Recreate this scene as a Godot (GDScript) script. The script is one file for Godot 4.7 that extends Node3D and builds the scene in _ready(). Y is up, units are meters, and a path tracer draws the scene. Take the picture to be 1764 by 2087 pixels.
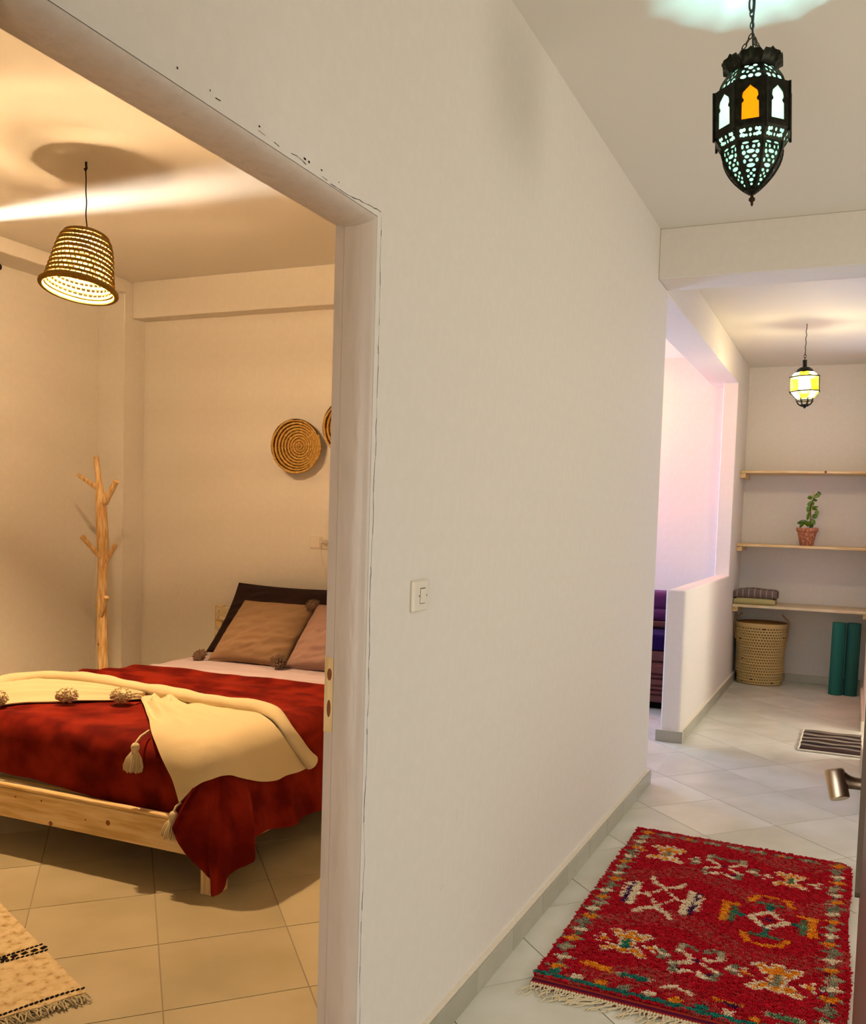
extends Node3D

const H := 2.885          # ceiling height
const WX := -0.979        # corridor face of the long white wall
const RX := 0.115         # corridor face of the right wall
const BX := -1.079        # bedroom face of the long white wall

var M := {}               # materials
var taken := {}           # names in use

func _ready() -> void:
	_camera()
	_lights()
	_materials()
	_structure()
	_floors()
	_baseboards()
	_door_frame()
	_entrance_door()
	_bed()
	_blanket()
	_throw()
	_cushions()
	_bedroom_things()
	_pendant()
	_bedroom_rug()
	_corridor_rug()
	_lantern_big()
	_lantern_small()
	_alcove()
	_sofa()

func _camera() -> void:
	var cam := Camera3D.new()
	cam.name = "camera"
	var f := 1934.7
	cam.near = 0.05
	cam.far = 100.0
	cam.projection = Camera3D.PROJECTION_FRUSTUM
	cam.size = 2087.0 / f * cam.near
	cam.frustum_offset = Vector2(0, (1173.35 - 1043.5) / f * cam.near)
	add_child(cam)
	cam.transform = Transform3D(Basis(Vector3.UP, deg_to_rad(23.95)) * Basis(Vector3.RIGHT, deg_to_rad(-3.438)) * Basis(Vector3.BACK, deg_to_rad(1.7525)), Vector3(0, 1.4, 0))

func _lights() -> void:
	var we := WorldEnvironment.new()
	var env := Environment.new()
	env.background_mode = Environment.BG_SKY
	var sky := Sky.new()
	var psm := ProceduralSkyMaterial.new()
	psm.sky_top_color = Color(0.50, 0.62, 0.82)
	psm.sky_horizon_color = Color(0.80, 0.85, 0.90)
	psm.ground_bottom_color = Color(0.55, 0.52, 0.48)
	psm.ground_horizon_color = Color(0.75, 0.76, 0.76)
	psm.sun_angle_max = 0.0
	psm.energy_multiplier = 1.0
	sky.sky_material = psm
	env.sky = sky
	env.background_energy_multiplier = 1.0
	env.tonemap_mode = Environment.TONE_MAPPER_LINEAR
	env.tonemap_exposure = 1.0
	env.sdfgi_enabled = true
	env.ssao_enabled = true
	env.ssil_enabled = true
	we.environment = env
	add_child(we)
	# daylight of the sitting room's window (left wall of that room)
	area("salon_window_light", Vector3(-4.50, 1.50, -7.85), Vector3(1, -0.22, 0.0), Vector2(1.3, 1.4), Color(0.60, 0.76, 1.0), 14.0)
	# sunlit terrace below the bedroom window: its light comes up through the slit between the curtains onto the ceiling
	area("terrace_light", Vector3(-5.75, 0.30, -3.615), Vector3(1, 1.25, 0.0), Vector2(0.22, 0.9), Color(1.0, 0.97, 0.92), 48.0)
	# added fill like window daylight from an unseen room opposite the long white wall
	area("side_room_fill_light", Vector3(3.28, 1.55, -3.0), Vector3(-1, 0.15, 0), Vector2(2.5, 1.4), Color(1.0, 0.955, 0.90), 5.3)
	# added fill for the alcove, as daylight from an unseen small room
	area("washroom_fill_light", Vector3(1.72, 1.50, -6.80), Vector3(-1, 0, 0), Vector2(1.0, 1.3), Color(1.0, 0.95, 0.88), 4.5)
	# added fill, as daylight through the entrance doorway behind the camera
	area("entrance_fill_light", Vector3(-0.38, 1.15, 0.70), Vector3(0, 0, -1), Vector2(0.9, 1.9), Color(1.0, 0.94, 0.86), 3.2)

func area(called: String, at: Vector3, towards: Vector3, size: Vector2, color: Color, energy: float) -> void:
	var l := AreaLight3D.new()
	l.name = called
	l.area_size = size
	l.light_color = color
	l.light_energy = energy
	l.area_range = 14.0
	l.area_attenuation = 2.0
	l.shadow_enabled = true
	add_child(l)
	var up := Vector3.UP if absf(towards.normalized().y) < 0.9 else Vector3.BACK
	l.look_at_from_position(at, at + towards, up)

func omni(called: String, at: Vector3, color: Color, energy: float, size: float) -> void:
	var l := OmniLight3D.new()
	l.name = called
	l.light_color = color
	l.light_energy = energy
	l.light_size = size
	l.omni_range = 14.0
	l.omni_attenuation = 2.0
	l.shadow_enabled = true
	add_child(l)
	l.position = at

# ---------------------------------------------------------------- mesh builder
class B:
	var v := PackedVector3Array()
	var uv := PackedVector2Array()
	var g := PackedInt32Array()
	var c := PackedColorArray()
	var t := Transform3D()
	var col := Color.WHITE
	var colored := false
	func tri(a: Vector3, b: Vector3, d: Vector3, grp := -1, ua := Vector2.ZERO, ub := Vector2.ZERO, ud := Vector2.ZERO) -> void:
		v.append(t * a); v.append(t * b); v.append(t * d)
		uv.append(ua); uv.append(ub); uv.append(ud)
		g.append(grp)
		if colored:
			c.append(col); c.append(col); c.append(col)
	func quad(a: Vector3, b: Vector3, d: Vector3, e: Vector3, grp := -1, ua := Vector2.ZERO, ub := Vector2.ZERO, ud := Vector2.ZERO, ue := Vector2.ZERO) -> void:
		tri(a, b, d, grp, ua, ub, ud); tri(a, d, e, grp, ua, ud, ue)
	func face(pts: Array, ctr: Vector3, grp := -1) -> void:
		var mid := Vector3.ZERO
		for p in pts: mid += p
		mid /= pts.size()
		var n: Vector3 = (pts[1] - pts[0]).cross(pts[2] - pts[0])
		var fl: bool = n.dot(mid - ctr) < 0.0
		for i in range(1, pts.size() - 1):
			if fl: tri(pts[0], pts[i + 1], pts[i], grp)
			else: tri(pts[0], pts[i], pts[i + 1], grp)
	func orient(from: int) -> void:   # makes the closed piece that began at triangle «from» face outwards
		var vol := 0.0
		var o := v[from * 3]
		for i in range(from, v.size() / 3):
			vol += (v[i * 3] - o).dot((v[i * 3 + 1] - o).cross(v[i * 3 + 2] - o))
		if vol < 0.0: flip(from)
	func flip(from: int) -> void:
		for i in range(from, v.size() / 3):
			var a := v[i * 3 + 1]; v[i * 3 + 1] = v[i * 3 + 2]; v[i * 3 + 2] = a
			var b := uv[i * 3 + 1]; uv[i * 3 + 1] = uv[i * 3 + 2]; uv[i * 3 + 2] = b
			if colored:
				var d := c[i * 3 + 1]; c[i * 3 + 1] = c[i * 3 + 2]; c[i * 3 + 2] = d
	func n() -> int: return v.size() / 3
	func box(lo: Vector3, hi: Vector3, bev := 0.0) -> B:
		var ctr := (lo + hi) / 2
		var P := func(s: Array, axis: int) -> Vector3:
			var q := Vector3.ZERO
			for k in 3:
				var e: float = hi[k] if s[k] > 0 else lo[k]
				q[k] = e if k == axis else e - s[k] * bev
			return q
		for axis in 3:
			var b1 := (axis + 1) % 3
			var b2 := (axis + 2) % 3
			for s in [-1, 1]:
				var pts := []
				for q in [[-1, -1], [1, -1], [1, 1], [-1, 1]]:
					var sg := [0, 0, 0]
					sg[axis] = s; sg[b1] = q[0]; sg[b2] = q[1]
					pts.append(P.call(sg, axis))
				face(pts, ctr)
		if bev > 0.0:
			for axis in 3:   # edges that run along axis
				var b1 := (axis + 1) % 3
				var b2 := (axis + 2) % 3
				for q in [[-1, -1], [1, -1], [1, 1], [-1, 1]]:
					var s0 := [0, 0, 0]
					s0[axis] = -1; s0[b1] = q[0]; s0[b2] = q[1]
					var s1 := s0.duplicate()
					s1[axis] = 1
					face([P.call(s0, b1), P.call(s1, b1), P.call(s1, b2), P.call(s0, b2)], ctr)
			for i in 8:
				var s := [1 if i & 1 else -1, 1 if i & 2 else -1, 1 if i & 4 else -1]
				face([P.call(s, 0), P.call(s, 1), P.call(s, 2)], ctr)
		return self
	func grid(rows: Array, grp := 1, wrap := false, uvs := true) -> B:   # rows of points; wrap joins the last column to the first
		var nr := rows.size()
		var nc: int = rows[0].size()
		for i in nr - 1:
			for j in (nc if wrap else nc - 1):
				var k := (j + 1) % nc
				var u0 := Vector2(float(j) / (nc - 1), float(i) / (nr - 1))
				var u1 := Vector2(float(j + 1) / (nc - 1), float(i + 1) / (nr - 1))
				quad(rows[i][j], rows[i][k], rows[i + 1][k], rows[i + 1][j], grp, u0, Vector2(u1.x, u0.y), u1, Vector2(u0.x, u1.y))
		return self
	func shell(rows: Array, th: float, grp := 1) -> B:   # a sheet of points given a thickness downwards along its normals
		var nr := rows.size()
		var nc: int = rows[0].size()
		var under := []
		for i in nr:
			var r := PackedVector3Array()
			for j in nc:
				var du: Vector3 = rows[i][mini(j + 1, nc - 1)] - rows[i][maxi(j - 1, 0)]
				var dv: Vector3 = rows[mini(i + 1, nr - 1)][j] - rows[maxi(i - 1, 0)][j]
				var nn := dv.cross(du)
				nn = nn.normalized() if nn.length() > 1e-9 else Vector3.UP
				r.append(rows[i][j] - nn * th)
			under.append(r)
		var from := n()
		grid(rows, grp)
		var mid := n()
		grid(under, grp)
		flip(mid)
		for j in nc - 1:
			quad(rows[0][j + 1], rows[0][j], under[0][j], under[0][j + 1], grp + 1)
			quad(rows[nr - 1][j], rows[nr - 1][j + 1], under[nr - 1][j + 1], under[nr - 1][j], grp + 1)
		for i in nr - 1:
			quad(rows[i][0], rows[i + 1][0], under[i + 1][0], under[i][0], grp + 2)
			quad(rows[i + 1][nc - 1], rows[i][nc - 1], under[i][nc - 1], under[i + 1][nc - 1], grp + 2)
		orient(from)
		return self
	func tube(pts: Array, rad: Variant, seg := 8, closed := false, squash := 1.0) -> B:
		var from := n()
		var rows := []
		var np := pts.size()
		var tang := func(i: int) -> Vector3:
			var a: Vector3 = pts[(i - 1 + np) % np] if closed else pts[maxi(i - 1, 0)]
			var b: Vector3 = pts[(i + 1) % np] if closed else pts[mini(i + 1, np - 1)]
			return (b - a).normalized()
		var t0: Vector3 = tang.call(0)
		var up := Vector3.UP if absf(t0.y) < 0.9 else Vector3.RIGHT
		var nx := (up - t0 * up.dot(t0)).normalized()
		for i in np:
			var tt: Vector3 = tang.call(i)
			nx = (nx - tt * nx.dot(tt)).normalized()
			var ny := tt.cross(nx)
			var r: float = rad[i] if rad is Array or rad is PackedFloat32Array else rad
			var row := PackedVector3Array()
			for k in seg:
				var an := TAU * k / seg
				row.append(pts[i] + (nx * cos(an) * squash + ny * sin(an)) * r)
			rows.append(row)
		if closed: rows.append(rows[0])
		grid(rows, 1, true)
		if not closed:
			for e in [0, np - 1]:
				var row: PackedVector3Array = rows[e]
				for k in seg:
					if e == 0: tri(pts[0], row[(k + 1) % seg], row[k], 2)
					else: tri(pts[e], row[k], row[(k + 1) % seg], 3)
		orient(from)
		return self
	func lathe(prof: Array, seg := 24, wob: Variant = null) -> B:   # prof: Vector2(radius, height) from one end to the other; sharp turns get sharp edges
		var from := n()
		var rows := []
		for p in prof:
			var row := PackedVector3Array()
			for k in seg:
				var an := TAU * k / seg
				var r: float = p.x
				if wob != null: r = wob.call(r, an, p.y)
				row.append(Vector3(cos(an) * r, p.y, sin(an) * r))
			rows.append(row)
		var grp := 1
		for i in prof.size() - 1:
			if i > 0:
				var a: Vector2 = (prof[i] - prof[i - 1]).normalized()
				var b: Vector2 = (prof[i + 1] - prof[i]).normalized()
				if a.dot(b) < 0.75: grp += 1
			for k in seg:
				var m := (k + 1) % seg
				var u0 := Vector2(float(k) / seg, float(i) / (prof.size() - 1))
				var u1 := Vector2(float(k + 1) / seg, float(i + 1) / (prof.size() - 1))
				quad(rows[i][k], rows[i][m], rows[i + 1][m], rows[i + 1][k], grp, u0, Vector2(u1.x, u0.y), u1, Vector2(u0.x, u1.y))
		orient(from)
		return self
	func sphere(at: Vector3, r: Vector3, seg := 12, rings := 8) -> B:
		var from := n()
		var rows := []
		for i in rings + 1:
			var ph := PI * i / rings
			var row := PackedVector3Array()
			for k in seg:
				var an := TAU * k / seg
				row.append(at + Vector3(sin(ph) * cos(an) * r.x, cos(ph) * r.y, sin(ph) * sin(an) * r.z))
			rows.append(row)
		grid(rows, 1, true)
		orient(from)
		return self
	func prism(poly: PackedVector2Array, y0: float, y1: float) -> B:   # a convex outline in x and z given a height
		var from := n()
		var np := poly.size()
		for i in range(1, np - 1):
			tri(Vector3(poly[0].x, y1, poly[0].y), Vector3(poly[i].x, y1, poly[i].y), Vector3(poly[i + 1].x, y1, poly[i + 1].y))
			tri(Vector3(poly[0].x, y0, poly[0].y), Vector3(poly[i + 1].x, y0, poly[i + 1].y), Vector3(poly[i].x, y0, poly[i].y))
		for i in np:
			var a := poly[i]
			var b := poly[(i + 1) % np]
			quad(Vector3(a.x, y0, a.y), Vector3(b.x, y0, b.y), Vector3(b.x, y1, b.y), Vector3(a.x, y1, a.y))
		orient(from)
		return self
	func mesh() -> ArrayMesh:
		var st := SurfaceTool.new()
		st.begin(Mesh.PRIMITIVE_TRIANGLES)
		for i in v.size() / 3:
			st.set_smooth_group(g[i])
			for k in [0, 2, 1]:
				st.set_uv(uv[i * 3 + k])
				if colored: st.set_color(c[i * 3 + k])
				st.add_vertex(v[i * 3 + k])
		st.generate_normals()
		st.index()
		return st.commit()

func numbered(called: String) -> String:
	if not taken.has(called):
		taken[called] = 0
		return called
	taken[called] += 1
	return "%s_%03d" % [called, taken[called]]

func obj(called: String, b: Variant, m: Material, parent: Node3D = null) -> MeshInstance3D:
	var o := MeshInstance3D.new()
	o.mesh = b.mesh() if b is B else b
	o.material_override = m
	o.cast_shadow = GeometryInstance3D.SHADOW_CASTING_SETTING_ON
	if parent == null:
		o.name = numbered(called)
		add_child(o)
	else:
		o.name = called
		parent.add_child(o, true)
	return o

func tag(o: Node3D, label: String, category: String, group := "") -> Node3D:
	o.set_meta("label", label)
	o.set_meta("category", category)
	if group: o.set_meta("group", group)
	return o

func thing(called: String, label: String, category: String, at := Vector3.ZERO, group := "") -> Node3D:
	var o := Node3D.new()
	o.name = numbered(called)
	add_child(o)
	o.position = at
	return tag(o, label, category, group)

func struct(called: String, b: Variant, m: Material) -> MeshInstance3D:
	var o := obj(called, b, m)
	o.set_meta("kind", "structure")
	return o

func stuff(o: Node3D) -> Node3D:
	o.set_meta("kind", "stuff")
	return o

func multi(called: String, m: Mesh, mat: Material, xs: Array, cols: Array, parent: Node3D) -> MultiMeshInstance3D:
	var mm := MultiMesh.new()
	mm.transform_format = MultiMesh.TRANSFORM_3D
	mm.use_colors = cols.size() > 0
	mm.mesh = m
	mm.instance_count = xs.size()
	for i in xs.size():
		mm.set_instance_transform(i, xs[i])
		if cols.size() > 0: mm.set_instance_color(i, cols[i])
	var o := MultiMeshInstance3D.new()
	o.multimesh = mm
	o.material_override = mat
	o.name = called
	parent.add_child(o, true)
	o.set_meta("kind", "stuff")
	return o

func path(pts: Array, n: int) -> Array:   # a smooth curve through the points
	var c := Curve3D.new()
	for i in pts.size():
		var a: Vector3 = pts[maxi(i - 1, 0)]
		var b: Vector3 = pts[mini(i + 1, pts.size() - 1)]
		c.add_point(pts[i], -(b - a) / 6.0, (b - a) / 6.0)
	var out := []
	var l := c.get_baked_length()
	for i in n: out.append(c.sample_baked(l * i / (n - 1), true))
	return out

# ---------------------------------------------------------------- textures and materials
func noise_image(sd: int, freq: float, size: int, oct := 4, kind := FastNoiseLite.TYPE_SIMPLEX_SMOOTH) -> Image:
	var fn := FastNoiseLite.new()
	fn.seed = sd
	fn.noise_type = kind
	fn.frequency = freq
	fn.fractal_octaves = oct
	return fn.get_seamless_image(size, size)

func ramp_tex(im: Image, stops: Array) -> ImageTexture:   # stops: [position, colour]
	var gr := Gradient.new()
	gr.offsets = PackedFloat32Array(stops.map(func(s): return s[0]))
	gr.colors = PackedColorArray(stops.map(func(s): return s[1]))
	var lut := []
	for i in 256: lut.append(gr.sample(i / 255.0))
	var src := im.get_data()
	var out := PackedByteArray()
	out.resize(im.get_width() * im.get_height() * 3)
	for i in im.get_width() * im.get_height():
		var c: Color = lut[src[i]]
		out[i * 3] = c.r8; out[i * 3 + 1] = c.g8; out[i * 3 + 2] = c.b8
	return ImageTexture.create_from_image(Image.create_from_data(im.get_width(), im.get_height(), false, Image.FORMAT_RGB8, out))

func mat(color: Color, rough := 0.8, metal := 0.0) -> StandardMaterial3D:
	var m := StandardMaterial3D.new()
	m.albedo_color = color
	m.roughness = rough
	m.metallic = metal
	if rough >= 0.9: m.metallic_specular = 0.2      # wool, cloth, clay
	return m

func tri_map(m: StandardMaterial3D, scale: Vector3, world := false) -> StandardMaterial3D:
	m.uv1_triplanar = true
	m.uv1_world_triplanar = world
	m.uv1_triplanar_sharpness = 8.0
	m.uv1_scale = scale
	return m

func bump(m: StandardMaterial3D, tex: Texture2D, depth: float) -> StandardMaterial3D:
	m.heightmap_enabled = true
	m.heightmap_texture = tex
	m.heightmap_scale = depth
	return m

func _materials() -> void:
	var fine := noise_image(3, 0.03, 256, 4)
	var coarse := noise_image(5, 0.012, 256, 3)
	M.fine = ImageTexture.create_from_image(fine)
	M.coarse = ImageTexture.create_from_image(coarse)
	# white wall paint over plaster
	M.paint = bump(tri_map(mat(Color(0.905, 0.885, 0.845), 0.72), Vector3.ONE * 7.0, true), M.fine, 0.02)
	M.paint.metallic_specular = 0.35
	M.paint.albedo_texture = ramp_tex(coarse, [[0.0, Color(0.985, 0.985, 0.98)], [0.5, Color(0.99, 0.99, 0.987)], [1.0, Color(1, 1, 1)]])
	M.ceiling = bump(tri_map(mat(Color(0.90, 0.885, 0.845), 0.75), Vector3.ONE * 6.0, true), M.fine, 0.015)
	# glazed floor tiles: three tones of a pale grey-green stone print
	M.tiles = []
	for k in 3:
		var im := noise_image(20 + k, 0.008, 256, 5)
		var t := tri_map(mat(Color.WHITE, 0.30), Vector3.ONE * 1.1, true)
		var d := 0.02 * (k - 1)
		t.albedo_texture = ramp_tex(im, [[0.15, Color(0.80 + d, 0.80 + d, 0.735 + d)], [0.5, Color(0.84 + d, 0.84 + d, 0.78 + d)], [0.85, Color(0.87 + d, 0.87 + d, 0.82 + d)]])
		t.metallic_specular = 0.55
		M.tiles.append(t)
	M.tan_tiles = []      # the bedroom's beige tiles
	M.shaded_edge_tiles = []     # skirting tiles, darkened in colour for the shade on their upright face
	for k in 3:
		var t: StandardMaterial3D = M.tiles[k].duplicate()
		t.albedo_color = Color(0.82, 0.77, 0.67)
		M.tan_tiles.append(t)
		t = M.tiles[k].duplicate()
		t.albedo_color = Color(0.79, 0.78, 0.74)
		M.shaded_edge_tiles.append(t)
	M.grout = mat(Color(0.58, 0.54, 0.45), 0.9)
	M.mortar = bump(tri_map(mat(Color(0.93, 0.89, 0.81), 0.85), Vector3.ONE * 6.0, true), M.fine, 0.25)
	# off-white gloss paint on wood, darkened for the shade on the door jamb
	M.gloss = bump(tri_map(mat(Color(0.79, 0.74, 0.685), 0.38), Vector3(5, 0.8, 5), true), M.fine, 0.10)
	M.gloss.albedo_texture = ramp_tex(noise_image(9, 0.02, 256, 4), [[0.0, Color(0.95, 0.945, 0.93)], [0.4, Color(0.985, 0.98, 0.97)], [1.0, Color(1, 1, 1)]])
	M.dark = mat(Color(0.05, 0.045, 0.04), 0.9)
	M.crack = mat(Color(0.20, 0.17, 0.14), 0.95)
	# pine and other woods: grain runs along x, y or z
	var grain := noise_image(31, 0.02, 256, 5)
	var gx := func(stops: Array, scale: Vector3, rough: float) -> StandardMaterial3D:
		var m := tri_map(mat(Color.WHITE, rough), scale)
		m.albedo_texture = ramp_tex(grain, stops)
		return bump(m, M.fine, 0.04)
	var pine := [[0.2, Color(0.80, 0.66, 0.43)], [0.5, Color(0.88, 0.76, 0.54)], [0.8, Color(0.92, 0.82, 0.62)]]
	M.pine_x = gx.call(pine, Vector3(0.5, 6, 6), 0.5)
	M.pine_y = gx.call(pine, Vector3(6, 0.5, 6), 0.5)
	M.pine_z = gx.call(pine, Vector3(6, 6, 0.5), 0.5)
	var raw := [[0.2, Color(0.80, 0.74, 0.58)], [0.5, Color(0.86, 0.80, 0.65)], [0.8, Color(0.90, 0.86, 0.73)]]
	M.raw_x = gx.call(raw, Vector3(0.6, 7, 7), 0.7)
	M.raw_y = gx.call(raw, Vector3(7, 0.6, 7), 0.7)
	var peeled := [[0.2, Color(0.80, 0.62, 0.38)], [0.5, Color(0.88, 0.74, 0.50)], [0.8, Color(0.92, 0.82, 0.62)]]
	M.peeled = gx.call(peeled, Vector3(9, 1.2, 9), 0.6)
	var mahog := [[0.2, Color(0.22, 0.075, 0.045)], [0.5, Color(0.33, 0.12, 0.07)], [0.8, Color(0.40, 0.16, 0.09)]]
	M.mahogany_y = gx.call(mahog, Vector3(8, 0.7, 8), 0.4)
	M.mahogany_x = gx.call([[0.2, Color(0.25, 0.075, 0.06)], [0.5, Color(0.34, 0.11, 0.085)], [0.8, Color(0.42, 0.15, 0.11)]], Vector3(0.7, 8, 8), 0.45)
	M.knot = mat(Color(0.50, 0.27, 0.10), 0.6)
	M.steel = mat(Color(0.76, 0.70, 0.62), 0.36, 1.0)
	M.steel_plate = mat(Color(0.36, 0.31, 0.26), 0.6, 0.8)
	M.steel_dark = mat(Color(0.48, 0.42, 0.36), 0.38, 1.0)
	M.plastic = mat(Color(0.90, 0.87, 0.80), 0.35)
	M.screw = mat(Color(0.35, 0.30, 0.25), 0.5, 0.6)

func _structure() -> void:
	var p: StandardMaterial3D = M.paint
	# the long white wall between corridor and bedroom, with the bedroom doorway cut out
	var b := B.new()
	b.box(Vector3(BX, 0, -5.147), Vector3(WX, H, -1.852))
	b.box(Vector3(BX, 2.046, -1.852), Vector3(WX, H, -0.84))
	b.box(Vector3(BX, 0, -0.84), Vector3(WX, H, 0.5))
	var wl := struct("wall_left", b, p)
	_cracks(wl)
	b = B.new()      # right wall, its doorway opening on the added small room beside the doormat
	b.box(Vector3(RX, 0, -9.31), Vector3(RX + 0.14, H, -7.25))
	b.box(Vector3(RX, 0, -6.35), Vector3(RX + 0.14, H, -5.147))
	b.box(Vector3(RX, 2.08, -7.25), Vector3(RX + 0.14, H, -6.35))
	struct("wall_right", b, p)
	b = B.new()
	b.box(Vector3(RX + 0.14, 0, -7.85), Vector3(1.94, H, -7.73))
	b.box(Vector3(RX + 0.14, 0, -5.87), Vector3(1.94, H, -5.75))
	b.box(Vector3(1.82, 0, -7.73), Vector3(1.94, H, -7.35))
	b.box(Vector3(1.82, 0, -6.25), Vector3(1.94, H, -5.87))
	b.box(Vector3(1.82, 0, -7.35), Vector3(1.94, 0.8, -6.25))
	b.box(Vector3(1.82, 2.2, -7.35), Vector3(1.94, H, -6.25))
	struct("wall_added_washroom", b, p)  # unseen small room, added to bring fill light to the alcove
	struct("wall_back", B.new().box(Vector3(-1.107, 0, -9.45), Vector3(RX + 0.14, H, -9.31)), p)
	# entrance wall round the opened door, behind which the camera stands
	b = B.new()
	b.box(Vector3(0.075, 0, -0.62), Vector3(3.52, H, -0.48))
	b.box(Vector3(WX, 0, -0.62), Vector3(-0.87, H, -0.48))
	b.box(Vector3(-0.87, 2.12, -0.62), Vector3(0.075, H, -0.48))
	struct("wall_entrance", b, p)
	# room added out of view with a wide window, to light the corridor
	struct("wall_added_side_back", B.new().box(Vector3(RX, 0, -5.147), Vector3(3.52, H, -5.0)), p)
	b = B.new()
	b.box(Vector3(3.4, 0, -5.0), Vector3(3.52, H, -4.3))
	b.box(Vector3(3.4, 0, -1.7), Vector3(3.52, H, -0.62))
	b.box(Vector3(3.4, 0, -4.3), Vector3(3.52, 0.8, -1.7))
	b.box(Vector3(3.4, 2.3, -4.3), Vector3(3.52, H, -1.7))
	struct("wall_added_side_right", b, p)
	# bedroom
	struct("wall_bedroom_back", B.new().box(Vector3(-4.78, 0, -5.147), Vector3(BX, H, -5.078)), p)
	b = B.new()
	b.box(Vector3(-4.78, 0, -5.078), Vector3(-4.638, H, -3.85))
	b.box(Vector3(-4.78, 0, -2.75), Vector3(-4.638, H, 0.5))
	b.box(Vector3(-4.78, 0, -3.85), Vector3(-4.638, 0.95, -2.75))
	b.box(Vector3(-4.78, 2.30, -3.85), Vector3(-4.638, H, -2.75))
	struct("wall_bedroom_left", b, p)
	struct("wall_bedroom_front", B.new().box(Vector3(-4.78, 0, 0.5), Vector3(WX, H, 0.62)), p)
	struct("trim_1", B.new().box(Vector3(-4.64, 0, -5.08), Vector3(-4.415, H, -4.882), 0.004), p)          # corner column
	struct("trim_2", B.new().box(Vector3(-4.417, 2.65, -5.08), Vector3(BX, H, -4.956), 0.004), p)          # beam on the bedroom's back wall
	struct("trim_3", B.new().box(Vector3(-4.64, 2.80, -4.885), Vector3(-4.40, H, 0.5), 0.004), p)          # beam on the bedroom's left wall
	# sitting room beyond the half wall
	struct("wall_salon_back", B.new().box(Vector3(-4.72, 0, -8.76), Vector3(-1.105, H, -8.62)), p)
	b = B.new()
	b.box(Vector3(-4.72, 0, -8.62), Vector3(-4.60, H, -8.55))
	b.box(Vector3(-4.72, 0, -7.15), Vector3(-4.60, H, -5.147))
	b.box(Vector3(-4.72, 0, -8.55), Vector3(-4.60, 0.75, -7.15))
	b.box(Vector3(-4.72, 2.35, -8.55), Vector3(-4.60, H, -7.15))
	struct("wall_salon_left", b, p)
	struct("wall_half", B.new().box(Vector3(-1.107, 0, -8.50), Vector3(-0.985, 0.985, -6.224), 0.008), p)
	struct("trim_4", B.new().box(Vector3(-1.107, 0, -9.32), Vector3(-0.985, 2.64, -8.49), 0.005), p)       # pillar at the end of the half wall
	struct("trim_5", B.new().box(Vector3(-1.22, 2.63, -9.32), Vector3(-0.985, H, -5.13), 0.004), p)        # beam over the half wall
	struct("trim_6", B.new().box(Vector3(WX, 2.637, -5.147), Vector3(RX, H, -4.881), 0.004), p)            # beam across the corridor
	struct("ceiling", B.new().box(Vector3(-4.8, H, -9.5), Vector3(3.52, H + 0.15, 0.62)), M.ceiling)
	# windows
	_window("window_1", -4.638, -3.85, -2.75, 0.95, 2.30, -4.78)
	_window("added_window_4", 1.82, -7.35, -6.25, 0.8, 2.2, 1.94)  # window of the added small room
	_window("added_window_3", 3.4, -4.3, -1.7, 0.8, 2.3, 3.52)  # window of the added room on the right
	_window("window_2", -4.60, -8.55, -7.15, 0.75, 2.35, -4.72)

func _window(called: String, xin: float, z0: float, z1: float, y0: float, y1: float, xout: float) -> void:
	var x := (xin + xout) / 2
	var b := B.new()
	b.box(Vector3(x - 0.03, y0, z0), Vector3(x + 0.03, y0 + 0.06, z1), 0.004)
	b.box(Vector3(x - 0.03, y1 - 0.06, z0), Vector3(x + 0.03, y1, z1), 0.004)
	b.box(Vector3(x - 0.03, y0 + 0.06, z0), Vector3(x + 0.03, y1 - 0.06, z0 + 0.06), 0.004)
	b.box(Vector3(x - 0.03, y0 + 0.06, z1 - 0.06), Vector3(x + 0.03, y1 - 0.06, z1), 0.004)
	b.box(Vector3(x - 0.03, y0 + 0.06, (z0 + z1) / 2 - 0.03), Vector3(x + 0.03, y1 - 0.06, (z0 + z1) / 2 + 0.03), 0.004)
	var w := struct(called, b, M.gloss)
	if not M.has("glass"):
		M.glass = mat(Color(0.9, 0.95, 0.95, 0.05), 0.02)
		M.glass.transparency = BaseMaterial3D.TRANSPARENCY_ALPHA
	for s in [0, 1]:
		var a: float = z0 + 0.06 if s == 0 else (z0 + z1) / 2 + 0.03
		var e: float = (z0 + z1) / 2 - 0.03 if s == 0 else z1 - 0.06
		obj("pane", B.new().box(Vector3(x - 0.003, y0 + 0.06, a), Vector3(x + 0.003, y1 - 0.06, e)), M.glass, w)

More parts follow.
